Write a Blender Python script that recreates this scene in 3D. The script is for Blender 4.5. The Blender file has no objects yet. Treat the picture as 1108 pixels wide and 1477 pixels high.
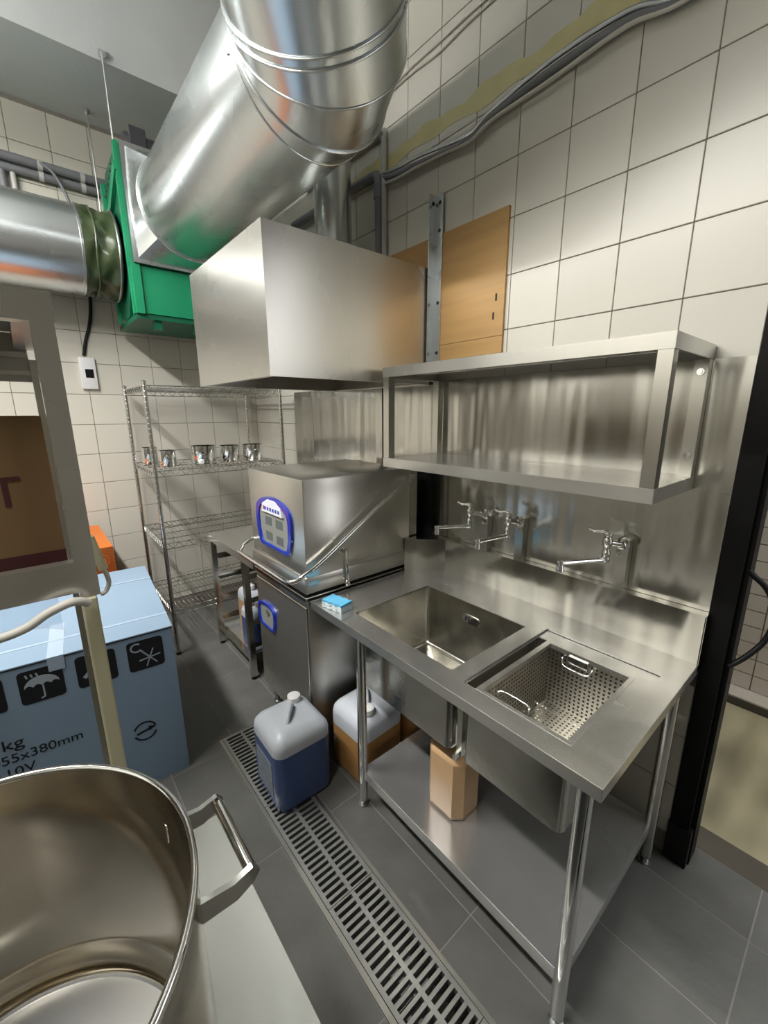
import bpy, bmesh, math, random
from mathutils import Vector, Matrix
random.seed(7)
S = bpy.context.scene
COL = S.collection
PI = math.pi

# ---------------------------------------------------------------- camera, world, light, exposure
cam_d = bpy.data.cameras.new('camera')
cam = bpy.data.objects.new('camera', cam_d)
COL.objects.link(cam)
cam_d.sensor_fit = 'VERTICAL'
cam_d.sensor_height = 36.0
cam_d.lens = 602.0 / 1477.0 * 36.0
cam_d.clip_start = 0.02
yaw, pitch, roll = math.radians(40.19), math.radians(-13.32), math.radians(-0.21)
fw = Vector((math.sin(yaw) * math.cos(pitch), math.cos(yaw) * math.cos(pitch), math.sin(pitch)))
rt = Vector((math.cos(yaw), -math.sin(yaw), 0))
up = rt.cross(fw)
r2 = math.cos(roll) * rt + math.sin(roll) * up
u2 = -math.sin(roll) * rt + math.cos(roll) * up
cam.matrix_world = Matrix((
    (r2.x, u2.x, -fw.x, 0.0), (r2.y, u2.y, -fw.y, 0.0), (r2.z, u2.z, -fw.z, 1.6), (0, 0, 0, 1)))
S.camera = cam

W = bpy.data.worlds.new('world')
S.world = W
W.use_nodes = True
W.node_tree.nodes['Background'].inputs[0].default_value = (0.95, 0.97, 1.0, 1)
W.node_tree.nodes['Background'].inputs[1].default_value = 2.0
S.view_settings.view_transform = 'Standard'
S.view_settings.look = 'None'
S.view_settings.gamma = 1.0
S.view_settings.exposure = 0.28
S.view_settings.use_curve_mapping = False
S.cycles.use_denoising = True
S.cycles.max_bounces = 10
S.cycles.glossy_bounces = 6
S.cycles.diffuse_bounces = 5
S.cycles.transmission_bounces = 8
S.cycles.sample_clamp_indirect = 6.0
S.cycles.caustics_reflective = False
S.cycles.caustics_refractive = False
LAMP_POWER = 42.0
LAMP_COL = (1.0, 0.985, 0.945)

# ---------------------------------------------------------------- materials
MATS = {}


def nmat(name):
    m = bpy.data.materials.new(name)
    m.use_nodes = True
    nt = m.node_tree
    return m, nt, nt.nodes['Principled BSDF']


def mat(name, col, rough=0.5, metal=0.0, var=0.0, scale=8.0, bump=0.0, bscale=None, stretch=(1, 1, 1), rvar=0.0,
        rnd=0.0, trans=0.0, ior=1.45, emis=None, estr=0.0, alpha=1.0, spec=0.5, sss=0.0, coat=0.0):
    m, nt, b = nmat(name)
    N, L = nt.nodes, nt.links
    b.inputs['Base Color'].default_value = (*col, 1)
    b.inputs['Roughness'].default_value = rough
    b.inputs['Metallic'].default_value = metal
    b.inputs['IOR'].default_value = ior
    b.inputs['Specular IOR Level'].default_value = spec
    b.inputs['Transmission Weight'].default_value = trans
    b.inputs['Alpha'].default_value = alpha
    b.inputs['Coat Weight'].default_value = coat
    if sss:
        b.inputs['Subsurface Weight'].default_value = sss
        b.inputs['Subsurface Radius'].default_value = (0.03, 0.03, 0.03)
    if emis:
        b.inputs['Emission Color'].default_value = (*emis, 1)
        b.inputs['Emission Strength'].default_value = estr
    tc = N.new('ShaderNodeTexCoord')
    mp = N.new('ShaderNodeMapping')
    mp.inputs['Scale'].default_value = stretch
    L.new(tc.outputs['Object'], mp.inputs[0])
    if var or rvar:
        nz = N.new('ShaderNodeTexNoise')
        nz.inputs['Scale'].default_value = scale
        nz.inputs['Detail'].default_value = 1.5
        L.new(mp.outputs[0], nz.inputs['Vector'])
    src = None
    if var:
        rp = N.new('ShaderNodeMapRange')
        rp.inputs[1].default_value = 0.12
        rp.inputs[2].default_value = 0.88
        rp.inputs[3].default_value = 1 - var
        rp.inputs[4].default_value = 1 + var
        L.new(nz.outputs[0], rp.inputs[0])
        src = rp.outputs[0]
    if rnd:
        oi = N.new('ShaderNodeObjectInfo')
        rr = N.new('ShaderNodeMapRange')
        rr.inputs[3].default_value = 1 - rnd
        rr.inputs[4].default_value = 1 + rnd
        L.new(oi.outputs['Random'], rr.inputs[0])
        if src:
            mu = N.new('ShaderNodeMath')
            mu.operation = 'MULTIPLY'
            L.new(src, mu.inputs[0])
            L.new(rr.outputs[0], mu.inputs[1])
            src = mu.outputs[0]
        else:
            src = rr.outputs[0]
    if src:
        hs = N.new('ShaderNodeHueSaturation')
        hs.inputs['Color'].default_value = (*col, 1)
        L.new(src, hs.inputs['Value'])
        L.new(hs.outputs[0], b.inputs['Base Color'])
    if rvar:
        r_ = N.new('ShaderNodeMapRange')
        r_.inputs[1].default_value = 0.12
        r_.inputs[2].default_value = 0.88
        r_.inputs[3].default_value = max(0.02, rough - rvar)
        r_.inputs[4].default_value = min(1, rough + rvar)
        L.new(nz.outputs[0], r_.inputs[0])
        L.new(r_.outputs[0], b.inputs['Roughness'])
    if bump:
        n2 = N.new('ShaderNodeTexNoise')
        n2.inputs['Scale'].default_value = bscale or scale
        n2.inputs['Detail'].default_value = 1
        L.new(mp.outputs[0], n2.inputs['Vector'])
        bp = N.new('ShaderNodeBump')
        bp.inputs['Strength'].default_value = bump
        bp.inputs['Distance'].default_value = 0.01
        L.new(n2.outputs[0], bp.inputs['Height'])
        L.new(bp.outputs[0], b.inputs['Normal'])
    MATS[name] = m
    return m


# stainless: brushed, slightly wavy sheet metal
mat('steel', (0.58, 0.57, 0.53), 0.20, 1.0, var=0.03, scale=3, rvar=0.04)
mat('steel_top', (0.63, 0.62, 0.585), 0.24, 0.86, var=0.05, scale=5, stretch=(3, 1, 1), rvar=0.05)
mat('steel_panel', (0.60, 0.59, 0.55), 0.17, 1.0, var=0.03, scale=3, rvar=0.04, bump=1.0, bscale=2.2, stretch=(1, 4.5, 0.35))
mat('steel_hood', (0.62, 0.60, 0.55), 0.28, 0.90, var=0.03, scale=2.5, rvar=0.03)
mat('steel_bowl', (0.58, 0.565, 0.515), 0.20, 1.0, var=0.06, scale=14, rvar=0.06, bump=0.05, bscale=60)
mat('steel_pot', (0.56, 0.51, 0.42), 0.13, 1.0, var=0.02, scale=3, rvar=0.03)
mat('steel_shelf', (0.64, 0.64, 0.63), 0.25, 0.80, var=0.05, scale=2.5, rvar=0.06, bump=0.12, bscale=2.2)
mat('steel_dull', (0.46, 0.45, 0.41), 0.34, 1.0, var=0.05, scale=6, rvar=0.05)
mat('chrome', (0.80, 0.80, 0.79), 0.06, 1.0)
mat('wire', (0.66, 0.66, 0.64), 0.18, 1.0)
mat('galv', (0.70, 0.73, 0.74), 0.27, 1.0, var=0.03, scale=4, rvar=0.03)
mat('pot_base', (0.66, 0.67, 0.68), 0.24, 0.85, var=0.08, scale=6, rvar=0.05)
mat('galv_dark', (0.42, 0.43, 0.43), 0.35, 1.0)
mat('tile', (0.69, 0.665, 0.585), 0.33, 0, var=0.02, scale=3, rnd=0.03)
mat('grout', (0.27, 0.245, 0.21), 0.9, 0, var=0.15, scale=30)
mat('floor_tile', (0.150, 0.150, 0.138), 0.42, 0, var=0.22, scale=7, rvar=0.10, rnd=0.08, bump=0.12, bscale=40)
mat('floor_grout', (0.30, 0.29, 0.27), 0.85, 0, var=0.2, scale=20)
mat('plaster', (0.66, 0.70, 0.70), 0.85, 0, var=0.06, scale=4, bump=0.1, bscale=30)
mat('ceiling', (0.66, 0.68, 0.67), 0.9, 0, var=0.05, scale=3)
mat('paint_wall', (0.68, 0.66, 0.60), 0.7, 0, var=0.05, scale=3)
mat('front_wall', (0.26, 0.245, 0.205), 0.7, 0, var=0.1, scale=2)  # unseen wall colour, kept dark to dim the steel's reflections
mat('black_steel', (0.004, 0.004, 0.004), 0.5, 0, var=0.3, scale=10, spec=0.18)
mat('black_rubber', (0.007, 0.007, 0.008), 0.5, spec=0.3)
mat('pvc_grey', (0.20, 0.205, 0.22), 0.45, 0, var=0.08, scale=10)
mat('pvc_pale', (0.55, 0.54, 0.52), 0.4)
mat('white_plastic', (0.80, 0.80, 0.80), 0.35)
mat('cable_white', (0.68, 0.65, 0.58), 0.5)
mat('green', (0.016, 0.27, 0.125), 0.35, 0, var=0.12, scale=8, rvar=0.1)
mat('green_dark', (0.008, 0.12, 0.06), 0.4, 0, var=0.2, scale=8)
mat('canvas', (0.055, 0.075, 0.034), 0.28, 0, var=0.15, scale=9, bump=1.0, bscale=12)
mat('motor', (0.10, 0.10, 0.115), 0.35, 0.2, var=0.2, scale=8)
mat('wood', (0.50, 0.30, 0.115), 0.5, 0, var=0.16, scale=3, stretch=(1, 0.6, 9), rvar=0.08)
mat('cardboard', (0.225, 0.135, 0.058), 0.8, 0, var=0.06, scale=8)
mat('red_print', (0.075, 0.018, 0.020), 0.7)
mat('box_blue', (0.27, 0.375, 0.50), 0.55, 0, var=0.04, scale=4)
mat('box_tape', (0.42, 0.53, 0.66), 0.3)
mat('ink', (0.004, 0.005, 0.008), 0.6)
mat('print_pale', (0.40, 0.47, 0.53), 0.6)
mat('orange', (0.62, 0.16, 0.02), 0.5, 0, var=0.04, scale=5)
mat('orange_dark', (0.30, 0.07, 0.008), 0.6)
mat('cream', (0.60, 0.56, 0.36), 0.5, 0, var=0.06, scale=5)
mat('film', (0.8, 0.82, 0.84), 0.12, 0, trans=1.0, ior=1.1, bump=0.6, bscale=7)
mat('jug_white', (0.56, 0.59, 0.64), 0.32, 0, var=0.03, scale=4, sss=0.25)
mat('jug_blue', (0.055, 0.10, 0.26), 0.25, 0, var=0.08, scale=4, coat=0.2, sss=0.1)
mat('jug_amber', (0.45, 0.24, 0.085), 0.28, 0, var=0.08, scale=4, sss=0.25, coat=0.2)
mat('jug_peach', (0.56, 0.36, 0.19), 0.3, 0, var=0.07, scale=4, sss=0.3, coat=0.2)
mat('label_grey', (0.22, 0.25, 0.30), 0.6, 0, var=0.25, scale=30)
mat('panel_blue', (0.010, 0.035, 0.36), 0.2, 0, coat=0.5)
mat('panel_sheet', (0.25, 0.26, 0.235), 0.35)
mat('panel_mark', (0.10, 0.12, 0.12), 0.5)
mat('badge', (0.74, 0.76, 0.84), 0.4)
mat('badge_ink', (0.05, 0.07, 0.36), 0.5)
mat('badge_red', (0.5, 0.05, 0.12), 0.5)
mat('sponge_blue', (0.13, 0.48, 0.76), 0.85, 0, var=0.1, scale=60, bump=0.5, bscale=160)
mat('sponge_white', (0.72, 0.82, 0.86), 0.9, 0, var=0.1, scale=60, bump=0.5, bscale=120)
mat('screen', (0.01, 0.012, 0.012), 0.15)
mat('yellow_paint', (0.66, 0.60, 0.30), 0.45, 0, var=0.1, scale=12)
mat('concrete', (0.34, 0.305, 0.19), 0.5, 0, var=0.85, scale=4.0, stretch=(0.5, 1.6, 1), rvar=0.2, bump=0.1, bscale=12)
mat('kerb', (0.55, 0.50, 0.42), 0.7, 0, var=0.12, scale=10)
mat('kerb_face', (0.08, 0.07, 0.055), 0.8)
mat('sill', (0.10, 0.085, 0.062), 0.7, 0, var=0.3, scale=6)
mat('alley_tile', (0.58, 0.53, 0.47), 0.3, 0, rnd=0.08, var=0.04, scale=6)
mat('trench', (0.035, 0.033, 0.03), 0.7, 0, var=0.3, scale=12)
mat('debris', (0.45, 0.45, 0.42), 0.6, 0, var=0.2, scale=20)
mat('grate', (0.36, 0.36, 0.345), 0.42, 0.75, var=0.1, scale=12)
mat('lamp_white', (0.8, 0.8, 0.78), 0.4)
mat('lamp_tube', (1, 1, 1), 0.4, emis=LAMP_COL, estr=62.0)


def perforated(name, col, pitch, hole):
    """sheet steel punched with a regular grid of round holes (real see-through holes)"""
    m, nt, b = nmat(name)
    N, L = nt.nodes, nt.links
    b.inputs['Base Color'].default_value = (*col, 1)
    b.inputs['Metallic'].default_value = 1
    b.inputs['Roughness'].default_value = 0.3
    uv = N.new('ShaderNodeUVMap')
    vm = N.new('ShaderNodeVectorMath')
    vm.operation = 'SCALE'
    vm.inputs['Scale'].default_value = 1.0 / pitch
    L.new(uv.outputs[0], vm.inputs[0])
    fr = N.new('ShaderNodeVectorMath')
    fr.operation = 'FRACTION'
    L.new(vm.outputs[0], fr.inputs[0])
    ds = N.new('ShaderNodeVectorMath')
    ds.operation = 'DISTANCE'
    ds.inputs[1].default_value = (0.5, 0.5, 0)
    L.new(fr.outputs[0], ds.inputs[0])
    gt = N.new('ShaderNodeMath')
    gt.operation = 'GREATER_THAN'
    gt.inputs[1].default_value = hole
    L.new(ds.outputs['Value'], gt.inputs[0])
    L.new(gt.outputs[0], b.inputs['Alpha'])
    MATS[name] = m


perforated('punched', (0.52, 0.50, 0.45), 0.0150, 0.26)

# ---------------------------------------------------------------- mesh helpers
WM = {}


class MB:
    def __init__(self):
        self.bm = bmesh.new()

    def face(self, pts):
        return self.bm.faces.new([self.bm.verts.new(p) for p in pts])

    def box(self, x0, x1, y0, y1, z0, z1, bev=0.0, seg=2):
        b = self.bm
        v = [b.verts.new(p) for p in ((x0, y0, z0), (x1, y0, z0), (x1, y1, z0), (x0, y1, z0),
                                      (x0, y0, z1), (x1, y0, z1), (x1, y1, z1), (x0, y1, z1))]
        fs = [b.faces.new([v[i] for i in q]) for q in ((3, 2, 1, 0), (4, 5, 6, 7), (0, 1, 5, 4), (1, 2, 6, 5),
                                                       (2, 3, 7, 6), (3, 0, 4, 7))]
        if bev:
            es = list({e for f in fs for e in f.edges})
            bmesh.ops.bevel(b, geom=es, offset=bev, segments=seg, affect='EDGES', profile=0.5)
        return self

    def loft(self, loops, cap0=True, cap1=True, closed=False):
        b = self.bm
        R = [[b.verts.new(p) for p in lp] for lp in loops]
        n = len(R[0])
        m = len(R)
        for i in range(m if closed else m - 1):
            A, B = R[i], R[(i + 1) % m]
            for j in range(n):
                k = (j + 1) % n
                b.faces.new((A[j], A[k], B[k], B[j]))
        if not closed:
            if cap0:
                b.faces.new(R[0][::-1])
            if cap1:
                b.faces.new(R[-1])
        return self

    def tube(self, pts, r, n=10, closed=False, caps=True):
        P = [Vector(p) for p in pts]
        m = len(P)
        rs = r if isinstance(r, (list, tuple)) else [r] * m
        T = []
        for i in range(m):
            if closed:
                t = P[(i + 1) % m] - P[i - 1]
            else:
                t = P[min(i + 1, m - 1)] - P[max(i - 1, 0)]
            T.append(t.normalized())
        u = T[0].orthogonal().normalized()
        loops = []
        for i in range(m):
            u = (u - T[i] * u.dot(T[i]))
            u = u.normalized() if u.length > 1e-6 else T[i].orthogonal().normalized()
            w = T[i].cross(u)
            loops.append([P[i] + rs[i] * (math.cos(2 * PI * k / n) * u + math.sin(2 * PI * k / n) * w) for k in range(n)])
        return self.loft(loops, caps, caps, closed)

    def cyl(self, a, b, r, n=16):
        return self.tube([a, b], r, n)

    def lathe(self, prof, c=(0, 0, 0), n=32, axis='z', cap0=True, cap1=True):
        loops = []
        for r, h in prof:
            lp = []
            for k in range(n):
                a = 2 * PI * k / n
                x, y = r * math.cos(a), r * math.sin(a)
                p = {'z': (x, y, h), 'x': (h, x, y), 'y': (y, h, x)}[axis]
                lp.append((c[0] + p[0], c[1] + p[1], c[2] + p[2]))
            loops.append(lp)
        return self.loft(loops, cap0, cap1)

    def prism(self, poly, axis, a0, a1):
        f = {'x': lambda p, a: (a, p[0], p[1]), 'y': lambda p, a: (p[0], a, p[1]), 'z': lambda p, a: (p[0], p[1], a)}[axis]
        return self.loft([[f(p, a0) for p in poly], [f(p, a1) for p in poly]])

    def plate(self, xs, ys, z0, z1, holes):
        """flat plate on a grid of breakpoints with rectangular holes left open"""
        xs, ys = sorted(set(xs)), sorted(set(ys))
        nx, ny = len(xs) - 1, len(ys) - 1

        def full(i, j):
            if i < 0 or j < 0 or i >= nx or j >= ny:
                return False
            cx, cy = (xs[i] + xs[i + 1]) / 2, (ys[j] + ys[j + 1]) / 2
            return not any(h[0] < cx < h[1] and h[2] < cy < h[3] for h in holes)
        for i in range(nx):
            for j in range(ny):
                if not full(i, j):
                    continue
                a, b_, c, d = xs[i], xs[i + 1], ys[j], ys[j + 1]
                self.face([(a, c, z1), (b_, c, z1), (b_, d, z1), (a, d, z1)])
                self.face([(a, d, z0), (b_, d, z0), (b_, c, z0), (a, c, z0)])
                if not full(i - 1, j):
                    self.face([(a, d, z1), (a, d, z0), (a, c, z0), (a, c, z1)])
                if not full(i + 1, j):
                    self.face([(b_, c, z1), (b_, c, z0), (b_, d, z0), (b_, d, z1)])
                if not full(i, j - 1):
                    self.face([(a, c, z1), (a, c, z0), (b_, c, z0), (b_, c, z1)])
                if not full(i, j + 1):
                    self.face([(b_, d, z1), (b_, d, z0), (a, d, z0), (a, d, z1)])
        bmesh.ops.remove_doubles(self.bm, verts=self.bm.verts, dist=1e-5)
        return self

    def mesh(self, name, mt, smooth=None, recalc=True):
        if recalc:
            bmesh.ops.recalc_face_normals(self.bm, faces=self.bm.faces)
        me = bpy.data.meshes.new(name)
        self.bm.to_mesh(me)
        self.bm.free()
        me.materials.append(MATS[mt])
        if smooth is not None:
            for p in me.polygons:
                p.use_smooth = True
            me.set_sharp_from_angle(angle=math.radians(smooth))
        return me


def link(o, parent=None):
    COL.objects.link(o)
    if parent is not None:
        o.parent = parent
    return o


def part(name, mb, mt, parent=None, smooth=None, label=None):
    """one mesh object, drawn in world coordinates, stored in the parent thing's own coordinates"""
    me = mb.mesh(name, mt, smooth) if isinstance(mb, MB) else mb
    M = WM.get(parent.name) if parent is not None else None
    if M is not None:
        me.transform(M.inverted())
    o = bpy.data.objects.new(name, me)
    link(o, parent)
    if M is not None:
        WM[o.name] = M
    if label:
        o['label'] = label
    return o


def thing(name, label, cat, loc=(0, 0, 0), rz=0.0, group=None):
    o = bpy.data.objects.new(name, None)
    o.empty_display_size = 0.1
    link(o)
    o.location = loc
    o.rotation_euler = (0, 0, rz)
    WM[o.name] = Matrix.Translation(loc) @ Matrix.Rotation(rz, 4, 'Z')
    tag(o, label, cat, group)
    return o


def tag(o, label, cat, group=None):
    o['label'] = label
    o['category'] = cat
    if group:
        o['group'] = group
    return o


def solo(name, mb, mt, label, cat, group=None, smooth=None):
    return tag(part(name, mb, mt, None, smooth), label, cat, group)


def struct(name, mb, mt, label, smooth=None):
    o = part(name, mb, mt, None, smooth)
    o['kind'] = 'structure'
    o['label'] = label
    o['category'] = name.split('_')[0]
    return o


def text(body, size, mt, parent, M, name='lettering', xs=1.0):
    cu = bpy.data.curves.new(name, 'FONT')
    cu.body = body
    cu.size = size
    cu.extrude = 0.0004
    t = bpy.data.objects.new(name + '_tmp', cu)
    COL.objects.link(t)
    me = bpy.data.meshes.new_from_object(t.evaluated_get(bpy.context.evaluated_depsgraph_get()))
    bpy.data.objects.remove(t)
    bpy.data.curves.remove(cu)
    me.transform(Matrix.Diagonal((xs, 1, 1, 1)))
    me.transform(M)
    me.materials.clear()
    me.materials.append(MATS[mt])
    me.name = name
    o = bpy.data.objects.new(name, me)
    return link(o, parent)


def rrect(cx, cy, hx, hy, r, z, n=5):
    """rounded rectangle loop"""
    out = []
    for sx, sy, a0 in ((1, 1, 0), (-1, 1, 90), (-1, -1, 180), (1, -1, 270)):
        for k in range(n + 1):
            a = math.radians(a0 + 90 * k / n)
            out.append((cx + sx * (hx - r) + r * math.cos(a), cy + sy * (hy - r) + r * math.sin(a), z))
    return out


def smoothpath(pts, sub=6):
    """Catmull-Rom through the points"""
    P = [Vector(p) for p in pts]
    out = []
    for i in range(len(P) - 1):
        p0, p1, p2, p3 = P[max(i - 1, 0)], P[i], P[i + 1], P[min(i + 2, len(P) - 1)]
        for k in range(sub):
            t = k / sub
            out.append(0.5 * ((2 * p1) + (p2 - p0) * t + (2 * p0 - 5 * p1 + 4 * p2 - p3) * t * t
                              + (3 * p1 - p0 - 3 * p2 + p3) * t ** 3))
    out.append(P[-1])
    return out


# ---------------------------------------------------------------- the room
XW, YB, XL, YF = 1.58, 3.60, -1.90, -2.40      # right wall, back wall, left wall, wall behind the camera
ZC, ZB = 3.95, 3.39                            # ceiling, beam soffit
DX0, DX1, DY1 = 0.508, 0.726, 1.895            # drain channel
m = MB()
m.box(XL, DX0, YF, YB, -0.25, -0.0012).box(DX1, 1.70, YF, YB, -0.25, -0.0012).box(DX0, DX1, DY1, YB, -0.25, -0.0012)
m.box(DX0, DX1, YF, DY1, -0.25, -0.16)
floor = struct('floor', m, 'floor_grout', 'dark grey tiled kitchen floor')

# floor tiles 0.302 x 0.604
def slab_piece(x0, x1, y0, y1, z0, z1):
    mb = MB().box(-(x1 - x0) / 2, (x1 - x0) / 2, -(y1 - y0) / 2, (y1 - y0) / 2, z0, z1)
    return mb


_cache = {}


def floor_tile(x0, x1, y0, y1):
    g = 0.0022
    x0, x1, y0, y1 = x0 + g, x1 - g, y0 + g, y1 - g
    if x1 - x0 < 0.01 or y1 - y0 < 0.01:
        return
    k = (round(x1 - x0, 4), round(y1 - y0, 4))
    if k not in _cache:
        _cache[k] = slab_piece(x0, x1, y0, y1, -0.012, 0.0).mesh('floor_tile', 'floor_tile')
    o = bpy.data.objects.new('floor_tile', _cache[k])
    link(o, floor)
    o.location = ((x0 + x1) / 2, (y0 + y1) / 2, 0)


TX = [0.573 + 0.302 * k for k in range(-7, 5)]
TY = [0.0 + 0.604 * k for k in range(-3, 7)]
for i in range(len(TX) - 1):
    for j in range(len(TY) - 1):
        a, b, c, d = TX[i], min(TX[i + 1], 1.70), max(TY[j], YF), min(TY[j + 1], YB)
        if a < -1.0 or a >= 1.70 or c >= YB or c < -1.3:
            continue
        segs = [(a, b, c, d)]
        if b > DX0 and a < DX1 and c < DY1:
            segs = []
            if a < DX0:
                segs.append((a, DX0, c, min(d, DY1)))
            if b > DX1:
                segs.append((DX1, b, c, min(d, DY1)))
            if d > DY1:
                segs.append((a, b, DY1, d))
        for s in segs:
            floor_tile(*s)

# walls: a grout bed with single tiles set on it
TS = 0.2045
m = MB().box(XL - 0.1, XW + 0.2, YB + 0.006, YB + 0.14, -0.02, ZC)
wall_back = struct('wall_back', m, 'grout', 'back wall of square beige tiles under a concrete beam')
wall_mesh_b = MB().box(-TS / 2 + .0016, TS / 2 - .0016, 0.0, 0.010, -TS / 2 + .0016, TS / 2 - .0016, 0.0015, 1).mesh('wall_tile', 'tile')
wall_mesh_r = MB().box(0.0, 0.010, -TS / 2 + .0016, TS / 2 - .0016, -TS / 2 + .0016, TS / 2 - .0016, 0.0015, 1).mesh('wall_tile', 'tile')
x = 0.383 - TS * 6.5
cx = []
while x - TS / 2 < XW:
    cx.append(x)
    x += TS
for x in cx:
    for k in range(17):
        zz = 1.938 + TS * (k - 9 + 0.5)
        if zz + TS / 2 > ZB + 0.03:
            continue
        o = link(bpy.data.objects.new('wall_tile', wall_mesh_b), wall_back)
        o.location = (x, YB, zz)
        if x + TS / 2 > XW:
            w = XW - (x - TS / 2)
            o.scale.x = w / TS
            o.location.x = XW - w / 2
m = MB()
m.box(XW + 0.006, XW + 0.12, 0.262, YB + 0.006, -0.02, ZC)
m.box(XW + 0.006, XW + 0.12, YF, -1.2, -0.02, ZC).box(XW + 0.006, XW + 0.12, -1.2, 0.262, 2.75, ZC)
wall_right = struct('wall_right', m, 'grout', 'right wall of square beige tiles behind the sink')
for j in range(17):
    y = 0.262 + 0.2045 * (j + 0.5) * 0.9975
    for k in range(-9, 9):
        zz = 1.934 + TS * (k + 0.5)
        if k < -1 and not (y > 2.85 or (zz < 0.80 and y < 1.4)):
            continue
        o = link(bpy.data.objects.new('wall_tile', wall_mesh_r), wall_right)
        o.location = (XW, y, zz)
        if y + TS / 2 > YB:
            w = YB - (y - TS / 2)
            o.scale.y = w / TS
            o.location.y = YB - w / 2
m = MB().box(XL - 0.12, XL, YF, YB + 0.01, -0.02, ZC)
wl_ = struct('wall_left', m, 'paint_wall', 'plain cream wall across the kitchen')
part('added_dark_band', MB().box(XL, XL + .01, YF, YB, 0.0, 1.75), 'front_wall', wl_)  # added dark band on the unseen wall, darkens what the steel reflects
m = MB().box(XL - 0.12, XW + 0.12, YF - 0.12, YF, -0.02, ZC)
struct('wall_front', m, 'front_wall', 'plain dim brownish wall at the near end of the kitchen')
m = MB().box(XL - 0.12, XW + 0.2, YF - 0.12, YB + 0.14, ZC, ZC + 0.1)
struct('ceiling', m, 'ceiling', 'pale grey painted concrete ceiling')
m = MB().box(XL, XW + 0.006, 2.975, YB + 0.006, ZB, ZC)
struct('trim_1', m, 'plaster', 'grey painted concrete ceiling beam along the back wall')
# black steel door post at the end of the right wall
m = MB().box(XW - 0.004, XW + 0.125, 0.205, 0.262, 0.0, 2.75).box(XW + 0.02, XW + 0.1, 0.190, 0.205, 0.0, 2.75)
post = struct('trim_2', m, 'black_steel', 'black steel door post beside the sink')
m = MB().box(XW - 0.01, XW + 0.03, 0.195, 0.265, 0.0, 0.16)
part('post_shoe', m, 'black_rubber', post)

# alley beyond the door post
m = MB().box(1.70, 1.82, -2.4, 1.3, -0.2, -0.004)
struct('trim_3', m, 'sill', 'dark stained door sill strip')
m = MB().box(1.82, 3.4, -2.4, 1.3, -0.2, -0.010)
struct('ground', m, 'concrete', 'stained yellowish concrete floor of the alley outside')
m = MB().box(2.83, 2.96, -2.4, 1.3, -0.05, 0.044)
kerb = struct('trim_4', m, 'kerb', 'pale kerb along the foot of the alley wall')
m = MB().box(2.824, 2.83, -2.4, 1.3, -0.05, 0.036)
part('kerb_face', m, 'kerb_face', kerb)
m = MB().box(2.955, 3.1, -2.4, 1.3, -0.05, 2.6)
wall_alley = struct('wall_alley', m, 'grout', 'alley wall of small square tiles seen past the door post')
part('upper_render', MB().box(2.949, 2.955, -2.4, 1.3, 0.044 + .0955 * 18, 2.6), 'paint_wall', wall_alley)
AT = 0.0955
am = MB().box(0, 0.007, -AT / 2 + .003, AT / 2 - .003, -AT / 2 + .003, AT / 2 - .003).mesh('alley_tile', 'alley_tile')
for j in range(-6, 8):
    for k in range(18):
        o = link(bpy.data.objects.new('small_tile', am), wall_alley)
        o.location = (2.95, 0.344 + AT * (j + 0.5), 0.044 + AT * (k + 0.5))
m = MB().box(XW + 0.12, 3.1, 1.3, 1.42, -0.2, 2.6)
struct('wall_alley_end', m, 'paint_wall', 'plain wall closing the end of the alley')

# ---------------------------------------------------------------- lamps (real ceiling battens)
def batten(x, y, z, lab):
    t = thing('ceiling_light', lab, 'light', (x, y, z))
    part('housing', MB().box(x - 0.025, x + 0.025, y - 0.62, y + 0.62, z + 0.02, z + 0.08, 0.006), 'lamp_white', t)
    for s in (-1, 1):
        part('tube', MB().cyl((x + s * 0.055, y - 0.6, z + 0.03), (x + s * 0.055, y + 0.6, z + 0.03), 0.0135, 10), 'lamp_tube', t, 40)
        part('hanger', MB().cyl((x, y + s * 0.45, z + 0.09), (x, y + s * 0.45, ZC), 0.004, 6), 'galv_dark', t)
    ld = bpy.data.lights.new('batten_light', 'AREA')
    ld.shape = 'RECTANGLE'
    ld.size, ld.size_y = 0.14, 1.2
    ld.energy = LAMP_POWER
    ld.color = LAMP_COL
    lo = bpy.data.objects.new('batten_light', ld)
    link(lo, t)
    lo.location = (0, 0, -0.01)


batten(-0.60, 0.95, 3.15, 'white twin tube ceiling batten above the stock pot table')
batten(-0.60, 2.30, 3.15, 'white twin tube ceiling batten toward the tiled back wall')

# ---------------------------------------------------------------- floor drain
gx0, gx1 = 0.527, 0.711
t = thing('drain_channel', 'stainless steel drain channel frame set in the floor', 'drain', (0.617, 0.6, 0))
m = MB()
for a, b in ((DX0 + .001, gx0 - .002), (gx1 + .002, DX1 - .001)):
    m.box(a, b, YF + 1.6, DY1 - .001, -0.03, 0.001)
m.box(DX0 + .001, DX1 - .001, DY1 - 0.012, DY1 - .001, -0.03, 0.0012)
part('frame', m, 'steel_dull', t)
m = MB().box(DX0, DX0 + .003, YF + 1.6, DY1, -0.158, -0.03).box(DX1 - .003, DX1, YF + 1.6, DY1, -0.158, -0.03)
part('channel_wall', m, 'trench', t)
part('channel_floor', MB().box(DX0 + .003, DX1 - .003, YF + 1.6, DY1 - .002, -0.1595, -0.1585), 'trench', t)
m = MB()
for k in range(90):
    cx_, cy_ = random.uniform(0.54, 0.70), random.uniform(0.1, 0.72)
    s_ = random.uniform(0.006, 0.018)
    m.box(cx_ - s_, cx_ + s_, cy_ - s_ * .7, cy_ + s_ * .7, -0.158, -0.150 + s_ * .4)
d = part('debris', m, 'debris', t)
d['kind'] = 'stuff'
pitch_ = 0.0241
names = ['behind the blue jerrycan', 'under the blue jerrycan', 'alongside the sink shelf', 'at the foot of the stock pot table']
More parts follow.
